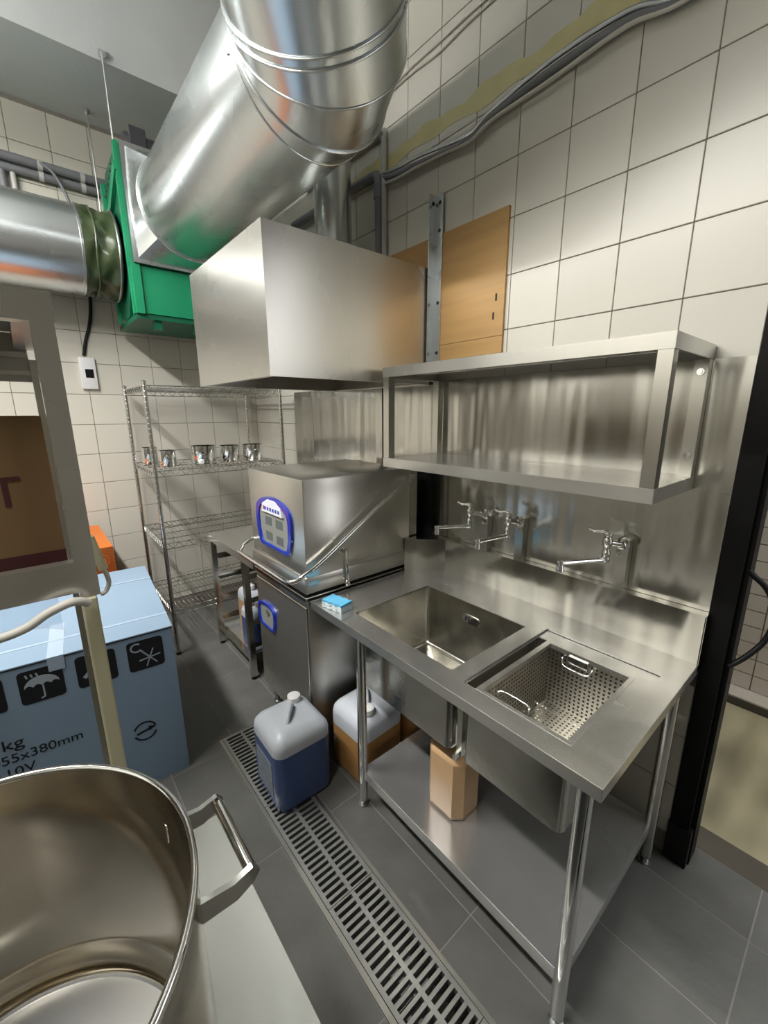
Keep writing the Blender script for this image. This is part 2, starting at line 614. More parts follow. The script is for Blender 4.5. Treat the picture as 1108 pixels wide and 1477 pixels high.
for gi in range(4):
    y1 = 1.882 - gi * 0.4845
    y0 = y1 - 0.4825
    t = thing('drain_grate', 'grey slotted metal drain grate ' + names[gi], 'grate', (0.619, (y0 + y1) / 2, 0), group='drain grates in the floor channel')
    m = MB().box(gx0, gx0 + .014, y0, y1, -0.02, 0.002).box(gx1 - .014, gx1, y0, y1, -0.02, 0.002)
    m.box(gx0 + .014, gx1 - .014, y0, y0 + .006, -0.02, 0.002).box(gx0 + .014, gx1 - .014, y1 - .006, y1, -0.02, 0.002)
    part('frame', m, 'grate', t)
    part('centre_bar', MB().box(0.612, 0.626, y0 + .006, y1 - .006, -0.02, 0.0018), 'grate', t)
    bar = None
    for k in range(1, 20):
        yy = y0 + pitch_ * k
        if bar is None:
            bar = part('slat', MB().box(gx0 + .0135, gx1 - .0135, yy - .0055, yy + .0055, -0.02, 0.0012), 'grate', t)
            y00 = yy
        else:
            o = link(bpy.data.objects.new('slat', bar.data), t)
            o.location = (0, yy - y00, 0)

# ---------------------------------------------------------------- double sink table
CT = 0.81
t = thing('sink_table', 'long stainless double sink table with slatted-free undershelf and round legs', 'sink', (1.18, 0.87, 0))
t['label'] = 'long stainless double bowl sink table with solid undershelf and round legs'
cx0, cx1, cy0, cy1 = 0.833, 1.536, 0.260, 1.480
h1 = (0.915, 1.340, 0.755, 1.268)
h2 = (0.896, 1.388, 0.316, 0.694)
m = MB().plate([cx0, cx1, h1[0], h1[1], h2[0], h2[1]], [cy0, cy1, h1[2], h1[3], h2[2], h2[3]], CT - 0.006, CT, [h1, h2])
worktop = part('worktop', m, 'steel_top', t)
m = MB().box(cx0 - .001, cx0 + .004, cy0, cy1, CT - 0.036, CT - .0005).box(cx0 + .02, cx0 + .024, cy0 + .02, cy1 - .02, CT - .036, CT - .006)
m.box(cx0 + .004, cx0 + .02, cy0 + .02, cy1 - .02, CT - .036, CT - .034)
m.box(cx0, cx1 + .03, cy0 - .001, cy0 + .004, CT - 0.036, CT - .0005).box(cx0, cx1 - .15, cy1 - .004, cy1, CT - 0.036, CT - .0005)
part('apron', m, 'steel_top', worktop)
# recessed ledge round the second bowl
b2 = (0.908, 1.322, 0.368, 0.690)
m = MB().plate([h2[0], h2[1], b2[0], b2[1]], [h2[2], h2[3], b2[2], b2[3]], CT - 0.013, CT - 0.008, [b2])
part('ledge', m, 'steel_top', worktop)
# backsplash with a flat top ledge and an angled corner piece
ZS = 0.975
m = MB().box(cx1, cx1 + .004, cy0, 1.338, CT - .03, ZS).box(cx1, XW - .004, cy0, 1.338, ZS, ZS + .004)
m.box(cx1, XW - .004, cy0 - .001, cy0 + .003, CT - .03, ZS)
back = part('backsplash', m, 'steel_panel', t)
m = MB().loft([[(cx1, 1.338, CT - .001), (1.390, 1.484, CT - .001), (1.393, 1.487, CT - .001), (cx1 + .003, 1.341, CT - .001)],
               [(cx1, 1.338, ZS), (1.390, 1.484, ZS), (1.393, 1.487, ZS), (cx1 + .003, 1.341, ZS)]])
m.prism([(cx1, 1.338), (1.390, 1.484), (1.40, 1.487), (XW - .004, 1.487), (XW - .004, 1.338)], 'z', ZS, ZS + .003)
part('corner_splash', m, 'steel_panel', back)


def bowl(x0, x1, y0, y1, zb, name):
    cxm, cym, hx, hy = (x0 + x1) / 2, (y0 + y1) / 2, (x1 - x0) / 2, (y1 - y0) / 2
    th, zt = 0.004, CT - 0.013 if name == 'second' else CT - 0.004
    lp = [rrect(cxm, cym, hx, hy, 0.022, zt), rrect(cxm, cym, hx, hy, 0.022, zb + .022)]
    for a in (30, 60, 90):
        q = .022 * math.sin(math.radians(a))
        e = .022 * (1 - math.cos(math.radians(a)))
        lp.append(rrect(cxm, cym, hx - e, hy - e, 0.022, zb + .022 - q))
    o = [rrect(cxm, cym, hx + th - .022 * 0, hy + th, 0.024, zb - th)] + [rrect(cxm, cym, hx + th, hy + th, 0.024, zt)]
    mb = MB()
    mb.loft(lp, False, True)
    mb.loft(o, True, False)
    bo = part('sink_bowl', mb, 'steel_bowl', t, 40)
    dr = MB().lathe([(0.002, zb + .003), (0.03, zb + .003), (0.042, zb + .007), (0.045, zb + .003), (0.045, zb)], (cxm, cym, 0), 24)
    part('drain_fitting', dr, 'chrome', bo, 40)
    return bo


bo1 = bowl(h1[0], h1[1], h1[2], h1[3], 0.517, 'first')
bo2 = bowl(b2[0], b2[1], b2[2], b2[3], 0.530, 'second')
# overflow plate on the first bowl's back wall
m = MB()
lp = []
for yy in (0,):
    pl = []
    for k in range(24):
        a = 2 * PI * k / 24
        c_, s_ = math.cos(a), math.sin(a)
        pl.append((1.010 + (0.026 if c_ > 0 else -0.026) + 0.019 * c_, 0.735 + 0.019 * s_))
    m.prism(pl, 'x', h1[1] - 0.004, h1[1] - 0.0005)
ov = part('overflow_plate', m, 'chrome', bo1, 40)
m = MB()
for k in range(4):
    yy = 1.010 - 0.024 + k * 0.016
    m.box(h1[1] - .0052, h1[1] - .0035, yy - .004, yy + .004, 0.725, 0.745)
part('overflow_slot', m, 'ink', bo1)
# waste outlets under the bowls
m = MB().cyl((1.127, 1.01, 0.513), (1.127, 1.01, 0.44), 0.03, 16).cyl((1.127, 1.01, 0.44), (1.127, 1.01, 0.30), 0.02, 16)
part('waste_pipe', m, 'galv_dark', bo1, 40)
m = MB().cyl((1.09, 0.50, 0.526), (1.09, 0.50, 0.47), 0.032, 16)
w_ = part('waste_pipe', m, 'pvc_pale', bo2, 40)
m = MB().cyl((1.09, 0.50, 0.47), (1.09, 0.50, 0.44), 0.034, 16)
part('waste_cap', m, 'black_rubber', bo2, 40)
m = MB().box(0.93, 0.96, 0.715, 0.735, 0.50, CT - .04).box(0.905, 0.93, 0.72, 0.73, 0.50, 0.52)
part('bowl_strut', m, 'steel_dull', t)
# undershelf
sz = 0.178
m = MB().box(0.850, 1.50, 0.300, 1.150, sz - .004, sz)
m.box(0.849, 0.853, 0.300, 1.150, sz - .042, sz - .0005).box(0.85, 1.50, 0.298, 0.302, sz - .042, sz - .0005)
m.box(1.498, 1.502, 0.300, 1.150, sz - .042, sz - .0005).box(0.85, 1.50, 1.148, 1.152, sz - .042, sz - .0005)
part('undershelf', m, 'steel_shelf', t)
for (lx, ly) in ((0.853, 1.150), (0.853, 0.300), (1.497, 0.300), (1.497, 1.150)):
    m = MB().cyl((lx, ly, 0.03), (lx, ly, CT - 0.006), 0.019, 20)
    lg = part('leg', m, 'chrome' if lx < 1 else 'steel', t, 40)
    m = MB().lathe([(0.019, 0.04), (0.019, 0.03), (0.014, 0.024), (0.014, 0.006), (0.020, 0.005), (0.020, 0.0)], (lx, ly, 0), 16)
    part('foot', m, 'galv_dark', lg, 40)

# removable strainer basket in the second bowl
bk = thing('strainer_basket', 'perforated steel strainer basket hung in the sink bowl', 'basket', (1.115, 0.529, 0.56))
bx0, bx1, by0, by1, bz0, bz1 = 0.918, 1.312, 0.378, 0.640, 0.575, CT - 0.010
bm_ = bmesh.new()
uvl = bm_.loops.layers.uv.new('UVMap')


def uvquad(pts, uvs):
    f = bm_.faces.new([bm_.verts.new(p) for p in pts])
    for l, u in zip(f.loops, uvs):
        l[uvl].uv = u


hgt = bz1 - bz0
for (p, q) in (((bx0, by0), (bx1, by0)), ((bx1, by0), (bx1, by1)), ((bx1, by1), (bx0, by1)), ((bx0, by1), (bx0, by0))):
    ln = math.hypot(q[0] - p[0], q[1] - p[1])
    zt = bz1 - .012
    uvquad([(p[0], p[1], bz0), (q[0], q[1], bz0), (q[0], q[1], zt), (p[0], p[1], zt)],
           [(0, 0), (ln, 0), (ln, zt - bz0), (0, zt - bz0)])
uvquad([(bx0, by0, bz0), (bx1, by0, bz0), (bx1, by1, bz0), (bx0, by1, bz0)],
       [(0, 0), (bx1 - bx0, 0), (bx1 - bx0, by1 - by0), (0, by1 - by0)])
me = bpy.data.meshes.new('perforated_body')
bm_.to_mesh(me)
bm_.free()
me.materials.append(MATS['punched'])
part('perforated_body', me, None, bk)
m = MB().plate([bx0 - .010, bx1 + .010, bx0 + .002, bx1 - .002], [by0 - .012, by1 + .016, by0 + .002, by1 - .002],
               bz1 - .012, bz1 + .003, [(bx0 + .002, bx1 - .002, by0 + .002, by1 - .002)])
part('rim', m, 'steel_top', bk)
for hx_, sgn, hy_ in ((bx0 + .004, 1, 0.545), (bx1 - .004, -1, 0.535)):
    up_ = 0.016 if sgn > 0 else -0.045
    pts = smoothpath([(hx_ + .002 * sgn, hy_ - .05, bz1 - .02), (hx_ + .01 * sgn, hy_ - .05, bz1 + up_ * .6), (hx_ + .02 * sgn, hy_ - .036, bz1 + up_),
                      (hx_ + .02 * sgn, hy_ + .036, bz1 + up_), (hx_ + .01 * sgn, hy_ + .05, bz1 + up_ * .6), (hx_ + .002 * sgn, hy_ + .05, bz1 - .02)], 5)
    part('wire_handle', MB().tube(pts, 0.0035, 8), 'chrome', bk, 60)
m = MB().box(bx1 - .008, bx1 - .003, 0.500, 0.570, bz1 - .040, bz1 - .008, .003, 1)
part('handle_plate', m, 'chrome', bk)

# sponge
t = thing('sponge', 'blue and white wavy cleaning sponge on the worktop', 'sponge', (0.885, 1.352, CT), math.radians(12))


def wavy(z0, z1, grow=0):
    lp = []
    for k in range(40):
        a = k / 40.0
        if a < .35:
            x_, y_ = -.028, -.055 + a / .35 * .11
        elif a < .5:
            x_, y_ = -.028 + (a - .35) / .15 * .056, .055
        elif a < .85:
            x_, y_ = .028, .055 - (a - .5) / .35 * .11
        else:
            x_, y_ = .028 - (a - .85) / .15 * .056, -.055
        if abs(x_) > .027:
            x_ += math.copysign(.006 * math.sin(y_ * 85), x_)
        lp.append((x_, y_))
    M = Matrix.Translation((0.885, 1.352, CT)) @ Matrix.Rotation(math.radians(12), 4, 'Z')
    return [[tuple(M @ Vector((x_, y_, z_))) for x_, y_ in lp] for z_ in (z0, z1)]


part('foam_base', MB().loft(wavy(0.001, 0.026)), 'sponge_white', t)
part('scouring_top', MB().loft(wavy(0.026, 0.036)), 'sponge_blue', t)

# ---------------------------------------------------------------- stainless wall sheets, wood board, splash details
def sheet(y0, y1, z0, z1, lab, mt='steel_panel'):
    return solo('wall_sheet', MB().box(XW - 0.004, XW - 0.0005, y0, y1, z0, z1), mt, lab, 'wall panel')


sheet(0.264, 1.800, 1.36, 1.752, 'stainless wall sheet seen inside the two-tier shelf')
sheet(0.264, 1.470, ZS + .005, 1.3595, 'stainless wall sheet behind the three faucets')
sheet(1.880, 2.900, 0.02, 1.752, 'stainless wall sheet behind the dishwasher')
solo('dark_reflection_strip', MB().box(XW - 0.003, XW - 0.0005, 1.802, 1.878, 0.02, 1.752).box(XW - 0.003, XW - 0.0005, 1.474, 1.802, 0.02, 1.358), 'black_rubber',
     'painted dark gap and reflection between the two stainless wall sheets', 'painted reflection')  # black sheet painted in for the dark gap and reflection in the steel
t = thing('wood_board', 'honey brown plywood board fixed on the tiled wall', 'board', (1.575, 1.55, 1.84))
m = MB().box(XW - 0.012, XW - 0.0005, 1.095, 2.10, 1.845, 1.912).box(XW - 0.012, XW - 0.0005, 1.095, 2.10, 1.914, 2.385)
part('panel', m, 'wood', t)
m = MB()
for yy, zz in ((1.13, 2.05), (1.14, 1.98)):
    m.box(XW - .0132, XW - .011, yy, yy + .008, zz, zz + .028)
part('nail_hole', m, 'ink', t)

# ---------------------------------------------------------------- two-tier wall shelf
t = thing('wall_shelf', 'two-tier stainless wall shelf above the faucets', 'shelf', (1.40, 0.90, 1.37))
sx0, sx1, sy0, sy1 = 1.222, XW - .006, 0.362, 1.450
for zt, nm in ((1.790, 'upper_tray'), (1.405, 'lower_tray')):
    m = MB().box(sx0, sx1, sy0, sy1, zt - .004, zt)
    m.box(sx0 - .001, sx0 + .004, sy0, sy1, zt - .040, zt - .0004).box(sx0, sx1, sy0 - .001, sy0 + .004, zt - .040, zt - .0004)
    m.box(sx0, sx1, sy1 - .004, sy1 + .001, zt - .040, zt - .0004)
    m.box(sx0 + .16, sx0 + .20, sy0 + .01, sy1 - .01, zt - .022, zt - .004)
    part(nm, m, 'steel_top', t)
for (px, py) in ((sx0 + .001, sy0 + .001), (sx0 + .001, sy1 - .036), (sx1 - .036, sy0 + .001), (sx1 - .036, sy1 - .036)):
    m = MB()
    ang = py < 1
    if px < 1.4:
        m.box(px, px + .035, py, py + .035, 1.4055, 1.7495)
    else:
        m.box(px, px + .004, py, py + .035, 1.365, 1.7495).box(px + .004, px + .035, py, py + .004, 1.365, 1.7495)
    part('upright', m, 'steel', t)
for zz in (1.47, 1.715):
    m = MB().lathe([(0.006, -.004), (0.006, 0), (0.010, 0), (0.010, .004)], (0, 0, 0), 10, 'x')
    me = m.mesh('bolt', 'chrome', 40)
    me.transform(Matrix.Translation((sx1 - .041, sy0 + .018, zz)))
    part('bolt', me, None, t)
t = thing('angle_bracket', 'tall steel angle bracket fixed upright on the wall beside the hood', 'bracket', (XW - .02, 1.46, 1.41))
m = MB().box(XW - .0175, XW - .013, 1.438, 1.488, 1.81, 2.545).box(XW - .055, XW - .0175, 1.484, 1.488, 1.81, 2.545)
m.box(XW - .013, XW - .0005, 1.45, 1.475, 2.44, 2.47)
part('angle', m, 'galv', t)
m = MB()
for zz in (2.51, 2.40, 2.10, 1.88):
    m.cyl((XW - .0185, 1.456, zz), (XW - .017, 1.456, zz), .008, 10)
m.cyl((XW - .03, 1.4835, 2.51), (XW - .03, 1.4825, 2.51), .008, 10)
part('bolt_hole', m, 'ink', t)

# ---------------------------------------------------------------- faucets
def faucet(yc, body_y, noz, lab):
    t = thing('faucet', lab, 'faucet', (1.552, yc, ZS + .004), group='swing faucets above the sink')
    m = MB().box(1.538, 1.574, yc - .019, yc + .019, ZS + .0045, 1.168)
    part('post', m, 'steel', t)
    bx = 1.482
    m = MB().lathe([(0.004, 0), (0.024, 0), (0.024, .004), (0.016, .010), (0.012, .02)], (0, 0, 0), 20, 'x')
    me = m.mesh('flange', 'chrome', 40)
    me.transform(Matrix.Translation((1.536, yc, 1.153)) @ Matrix.Rotation(PI, 4, 'Z'))
    part('flange', me, None, t)
    zt = 1.165
    pts = smoothpath([(1.525, yc, 1.153), (1.505, (yc + body_y) / 2, 1.158), (bx, body_y, zt)], 4)
    part('inlet_arm', MB().tube(pts, .010, 12), 'chrome', t, 60)
    prof = [(0.002, 1.197), (0.012, 1.195), (0.014, 1.188), (0.011, 1.183), (0.015, 1.176), (0.017, 1.166), (0.015, 1.152), (0.010, 1.146),
            (0.010, 1.134), (0.014, 1.128), (0.014, 1.118), (0.011, 1.114), (0.013, 1.106), (0.012, 1.092), (0.004, 1.088)]
    v = part('valve_body', MB().lathe(prof, (bx, body_y, 0), 20), 'chrome', t, 60)
    pts = [(bx, body_y, 1.196), (bx - .005, body_y + .02, 1.200), (bx - .01, body_y + .04, 1.196), (bx - .012, body_y + .058, 1.204)]
    part('lever', MB().tube(smoothpath(pts, 4), [.008] * 5 + [.006] * 4 + [.0055] * 3 + [.007], 10), 'chrome', t, 60)
    nx, ny = noz
    e = Vector((bx, body_y, 1.100))
    n_ = Vector((nx, ny, 1.104))
    pts = smoothpath([e, e + (n_ - e) * .3, e + (n_ - e) * .7, n_], 4)
    sp = part('spout', MB().tube(pts, .0075, 12), 'chrome', t, 60)
    m = MB().lathe([(0.003, 1.118), (0.011, 1.114), (0.0125, 1.104), (0.0105, 1.094), (0.012, 1.088), (0.012, 1.074), (0.008, 1.073)], (nx, ny, 0), 18)
    part('nozzle', m, 'chrome', sp, 50)


faucet(1.112, 1.152, (1.335, 1.215), 'chrome swing faucet next to the dishwasher side')
faucet(0.932, 0.952, (1.305, 0.970), 'middle chrome swing faucet of the three on posts')
faucet(0.525, 0.556, (1.318, 0.634), 'chrome swing faucet over the strainer basket bowl')

# ---------------------------------------------------------------- hood type dishwasher
DWX0, DWX1, DWY0, DWY1 = 0.823, 1.43, 1.492, 2.032
t = thing('dishwasher', 'stainless hood-type commercial dishwasher with blue framed control panels', 'dishwasher', (1.13, 1.76, 0))
m = MB().box(DWX0 + .004, DWX1, DWY0 + .002, DWY1 - .002, 0.125, 0.795, .006)
body = part('body', m, 'steel_dull', t, 30)
m = MB().box(DWX0 - .002, DWX0 + .003, DWY0 + .012, DWY1 - .012, 0.135, 0.770, .003, 1)
part('door_panel', m, 'steel_hood', body)
m = MB().box(DWX0 - .006, DWX1, DWY0, DWY1, 0.797, 0.822, .004)
part('tray_deck', m, 'steel', t)
m = MB().box(DWX0, DWX1, DWY0 - .002, DWY1 + .002, 0.840, 1.338, .008)
hood = part('lifting_hood', m, 'steel_hood', t, 30)
m = MB().box(DWX0 - .008, DWX1, DWY0 - .006, DWY1 + .006, 0.838, 0.915, .007)
part('hood_skirt', m, 'steel_hood', hood, 30)
m = MB().box(DWX0 + .02, DWX1, DWY0 + .02, DWY1 - .02, 0.82, 0.84)
part('gasket', m, 'black_rubber', t)
m = MB().box(DWX1 + .005, DWX1 + .06, DWY0 + .01, DWY0 + .06, 0.12, 1.33).box(DWX1 + .005, DWX1 + .06, DWY1 - .06, DWY1 - .01, 0.12, 1.33)
part('rear_column', m, 'steel', t)
for fx in (DWX0 + .05, DWX1 - .05):
    for fy in (DWY0 + .06, DWY1 - .05):
        m = MB().lathe([(0.018, 0.125), (0.018, 0.06), (0.013, 0.055), (0.013, 0.012), (0.022, 0.01), (0.022, 0)], (fx, fy, 0), 14)
        part('foot', m, 'galv_dark', t, 40)
# lift handle: bent tube round the front
hy0, hy1 = 1.458, 2.066
pts = [(1.42, hy0, 1.302), (1.2, hy0, 1.182), (0.90, hy0, 0.995), (0.80, hy0 + .002, 0.945), (0.765, hy0 + .016, 0.922), (0.742, hy0 + .06, 0.915),
       (0.74, 1.7, 0.915), (0.742, hy1 - .06, 0.915), (0.765, hy1 - .016, 0.922), (0.80, hy1 - .002, 0.945), (0.90, hy1, 0.995), (1.2, hy1, 1.182), (1.42, hy1, 1.302)]
h = part('lift_handle', MB().tube(smoothpath(pts, 6), .0105, 12), 'chrome', t, 60)
for hy, s in ((hy0, 1), (hy1, -1)):
    m = MB().cyl((1.405, hy, 1.294), (1.405, hy + s * .036, 1.294), .012, 12).cyl((1.40, hy - .002 * s, 1.27), (1.40, hy + .012 * s, 1.27), .012, 12)
    part('pivot', m, 'chrome', h, 40)
# drain lever hanging on the side
m = MB().tube(smoothpath([(1.023, DWY0 - .010, 1.0), (1.021, DWY0 - .018, 0.96), (1.024, DWY0 - .020, 0.90), (1.023, DWY0 - .02, 0.845)], 4), [.006] * 6 + [.008] * 6 + [.008], 10)
lv = part('side_latch', m, 'chrome', t, 60)
m = MB().lathe([(0.002, .862), (0.010, .858), (0.014, .846), (0.012, .834), (0.002, .829)], (1.023, DWY0 - .02, 0), 14)
part('latch_knob', m, 'chrome', lv, 60)
part('latch_mount', MB().box(1.010, 1.036, DWY0 - .016, DWY0 - .003, 0.985, 1.012, .003, 1), 'steel', lv)


def arch_panel(yc, zc, hw, hh, crown, n=10):
    """outline in (y, z): slightly flared sides, domed top, straight bottom with round corners"""
    pts = []
    for k in range(n + 1):
        a = PI * k / n
        pts.append((yc + hw * 0.98 * math.cos(a) * (1 if True else 0), zc + hh * 0.55 + crown * math.sin(a)))
    pts += [(yc - hw, zc + hh * .35), (yc - hw * .98, zc - hh * .3), (yc - hw * .86, zc - hh * .9), (yc - hw * .76, zc - hh)]
    pts += [(yc + hw * .76, zc - hh), (yc + hw * .86, zc - hh * .9), (yc + hw * .98, zc - hh * .3), (yc + hw, zc + hh * .35)]
    return pts


def control_panel(parent, x, yc, zc, hw, hh, crown, detail):
    o = arch_panel(yc, zc, hw, hh, crown)
    i = arch_panel(yc, zc - .002, hw * .81, hh * .83, crown * .80)
    lp = [[(x, p[0], p[1]) for p in o], [(x - .012, yc + (p[0] - yc) * .985, zc + (p[1] - zc) * .985) for p in o],
          [(x - .012, yc + (p[0] - yc) * 1.02, zc + (p[1] - zc) * 1.02) for p in i], [(x - .004, p[0], p[1]) for p in i]]
    fr = part('panel_frame', MB().loft(lp, False, False), 'panel_blue', parent, 50)
    part('panel_sheet', MB().prism([(p[0], p[1]) for p in i], 'x', x - .005, x - .0005), 'panel_sheet', fr)
    if detail:
        bd = [(yc + hw * .58, zc + hh * .50), (yc + hw * .52, zc + hh * .84), (yc + hw * .2, zc + hh * 1.06), (yc - hw * .2, zc + hh * 1.06), (yc - hw * .52, zc + hh * .84), (yc - hw * .58, zc + hh * .50)]
        part('badge', MB().prism(bd, 'x', x - .0145, x - .005), 'badge', fr)
        m = MB()
        for k in range(6):
            y_ = yc + hw * .34 - k * hw * .15
            m.box(x - .0152, x - .0140, y_ - hw * .05, y_ + hw * .05, zc + hh * .60, zc + hh * .74)
        part('badge_mark', m, 'badge_ink', fr)
        part('badge_dot', MB().box(x - .0152, x - .0140, yc + hw * .40, yc + hw * .48, zc + hh * .60, zc + hh * .76), 'badge_red', fr)
        for (a, b) in ((.30, .12), (-.30, .12), (.30, -.52), (-.30, -.55)):
            m = MB().box(x - .0056, x - .0046, yc + hw * (a - .19), yc + hw * (a + .19), zc + hh * (b - .18), zc + hh * (b + .18))
            part('pictogram', m, 'panel_mark', fr)
    else:
        m = MB().lathe([(0.002, -.006), (0.018, -.005), (0.018, 0)], (0, 0, 0), 16, 'x')
        me = m.mesh('dial', 'panel_mark', 40)
        me.transform(Matrix.Translation((x - .004, yc - hw * .1, zc + hh * .25)))
        part('dial', me, None, fr)


control_panel(hood, DWX0, 1.762, 1.092, 0.180, 0.115, 0.072, True)
control_panel(body, DWX0 - .002, 1.905, 0.585, 0.098, 0.070, 0.030, False)

# ---------------------------------------------------------------- exhaust hood above the dishwasher, with its pipe
HX0, HX1, HY0, HY1, HZ0, HZ1 = 0.72, 1.558, 1.497, 2.300, 1.735, 2.250
t = thing('exhaust_hood', 'boxy stainless exhaust hood over the dishwasher', 'hood', (1.14, 1.9, HZ0))
part('front_panel', MB().box(HX0, HX0 + .003, HY0, HY1, HZ0, HZ1), 'steel_hood', t)
part('side_panel', MB().box(HX0 + .003, HX1, HY0, HY0 + .003, HZ0, HZ1), 'steel_hood', t)
part('side_panel', MB().box(HX0 + .003, HX1, HY1 - .003, HY1, HZ0, HZ1), 'steel_hood', t)
part('top_panel', MB().box(HX0 + .003, HX1 - .003, HY0 + .003, HY1 - .003, HZ1 - .006, HZ1 - .003), 'steel_hood', t)
part('rear_panel', MB().box(HX1 - .003, HX1, HY0 + .003, HY1 - .003, HZ0, HZ1 - .006), 'steel_hood', t)
m = MB().plate([HX0 + .003, HX1 - .003, HX0 + .035, HX1 - .035], [HY0 + .003, HY1 - .003, HY0 + .035, HY1 - .035], HZ0 + .002, HZ0 + .005,
               [(HX0 + .035, HX1 - .035, HY0 + .035, HY1 - .035)])
part('gutter_lip', m, 'steel', t)
t = thing('hood_pipe', 'round galvanised pipe rising from the exhaust hood', 'pipe', (1.37, 2.018, HZ1))
m = MB().tube(smoothpath([(1.37, 2.018, HZ1 - .002), (1.37, 2.018, 2.45), (1.37, 2.018, 2.70), (1.37, 2.018, 2.88), (1.352, 2.018, 2.965), (1.29, 2.018, 3.02), (1.16, 2.018, 3.03)], 5), .094, 32)
part('pipe', m, 'galv', t, 60)
m = MB().lathe([(.094, HZ1 - .002), (.12, HZ1 - .002), (.12, HZ1 + .002), (.096, HZ1 + .006), (.096, HZ1 + .03)], (1.37, 2.018, 0), 32)
part('collar', m, 'galv', t, 50)

# ---------------------------------------------------------------- big round duct from the fan, bending overhead
DA = Vector((0.922, 0, 2.745))
DR = 0.268
e0 = Vector((0, -1, 0))
az, el = 0.74, 0.43
n3 = Vector((-math.sin(az) * math.cos(el), -math.cos(az) * math.cos(el), math.sin(el)))
mdir = (e0 + n3).normalized()
A0 = Vector((DA.x, 2.88, DA.z))
A1 = Vector((DA.x, 1.49, DA.z))
B1 = A1 + e0 * 0.052
B2 = B1 + mdir * 0.085
C1 = B2 + n3 * 0.066
C2 = B2 + n3 * 2.35
t = thing('round_duct', 'large bright galvanised round duct bending overhead from the green fan', 'duct', (DA.x, 1.9, 2.47))


def ring(pt, axis, nrm, r, k_n=56):
    """points of a cylinder (through pt along axis) cut by the plane with normal nrm through pt"""
    u = axis.orthogonal()
    u = (Vector((0, 0, 1)) - axis * axis.z).normalized()
    w = axis.cross(u)
    out = []
    for k in range(k_n):
        a = 2 * PI * k / k_n
        q = r * (math.cos(a) * u + math.sin(a) * w)
        out.append(pt + q - axis * (q.dot(nrm) / axis.dot(nrm)))
    return out


def bead(pt, axis, nrm, r, th):
    return MB().tube(ring(pt, axis, nrm, r), th, 8, True)


part('straight_section', MB().loft([ring(A0, e0, e0, DR), ring(A1, e0, e0, DR)], False, False), 'galv', t, 40)
part('elbow_collar', MB().loft([ring(A1, e0, e0, DR + .003), ring(B1, e0, (e0 + mdir).normalized(), DR + .003)], False, False), 'galv', t, 40)
part('elbow_gore', MB().loft([ring(B1, mdir, (e0 + mdir).normalized(), DR + .001), ring(B2, mdir, (mdir + n3).normalized(), DR + .001)], False, False), 'galv', t, 40)
part('elbow_collar', MB().loft([ring(B2, n3, (mdir + n3).normalized(), DR + .003), ring(C1, n3, n3, DR + .003)], False, False), 'galv', t, 40)
part('overhead_section', MB().loft([ring(C1, n3, n3, DR), ring(C2, n3, n3, DR)], False, True), 'galv', t, 40)
for pt, ax, nr in ((A1, e0, e0), (B1, e0, (e0 + mdir).normalized()), (B2, n3, (mdir + n3).normalized()), (C1, n3, n3), (C1 + n3 * .028, n3, n3)):
    part('seam_bead', bead(pt, ax, nr, DR + .003, .0042), 'galv', t, 60)
rv = MB()
for k in range(5):
    a = math.radians(150 + 22 * k)
    c_ = Vector((DA.x + (DR + .002) * math.sin(a + PI / 2 + .3), 1.52, DA.z + (DR + .002) * math.cos(a + PI / 2 + .3)))
    rv.lathe([(0.002, -.003), (.005, -.002), (.005, .002), (.002, .003)], c_, 8)
part('rivet', rv, 'galv_dark', t)
# square-to-round transition and flange at the fan outlet
fx0, fx1, fz0, fz1, fy = 0.618, 1.236, 2.440, 3.030, 2.945
n_ = 56
sq = []
for p in ring(Vector((DA.x, fy - .005, DA.z)), e0, e0, DR):
    dx, dz = p.x - DA.x, p.z - DA.z
    s_ = 1.0 / max(abs(dx), abs(dz))
    sq.append(Vector((0.927 + dx * s_ * (fx1 - fx0) / 2 * .97, fy - .005, 2.735 + dz * s_ * (fz1 - fz0) / 2 * .97)))
rd = ring(Vector((DA.x, 2.80, DA.z)), e0, e0, DR + .002)
part('transition', MB().loft([sq, rd], False, False), 'galv', t, 25)
m = MB()
m.box(fx0, fx0 + .028, fy - .028, fy, fz0, fz1).box(fx1 - .028, fx1, fy - .028, fy, fz0, fz1)
m.box(fx0 + .028, fx1 - .028, fy - .028, fy, fz0, fz0 + .028).box(fx0 + .028, fx1 - .028, fy - .028, fy, fz1 - .028, fz1)
part('flange', m, 'galv', t)
part('seam_bead', bead(Vector((DA.x, 2.80, DA.z)), e0, e0, DR + .004, .006), 'galv', t, 60)

# ---------------------------------------------------------------- green centrifugal fan
t = thing('centrifugal_fan', 'green painted centrifugal fan in an angle iron frame', 'fan', (0.93, 3.22, 2.15))
scroll = [(2.952, 3.025), (3.10, 3.02)]
for k in range(13):
    a = math.radians(80 - k * 15)
    scroll.append((3.255 + 0.315 * math.cos(a), 2.60 + 0.42 * math.sin(a)))
scroll += [(3.15, 2.19), (2.952, 2.44)]
part('scroll_housing', MB().prism(scroll, 'x', 0.606, 1.22), 'green_dark', t)
m = MB().box(0.604, 0.648, 2.930, 2.950, 2.175, 2.439).box(0.600, 0.617, 2.946, 2.951, 2.44, 3.035).box(0.594, 0.606, 2.951, 2.990, 2.175, 3.035)
part('outlet_frame', m, 'green', t)
m = MB().box(0.648, 1.25, 2.944, 2.950, 2.180, 2.435)
part('front_plate', m, 'green', t)
m = MB().box(0.604, 1.25, 2.952, 3.50, 2.150, 2.178)
part('base_frame', m, 'green_dark', t)


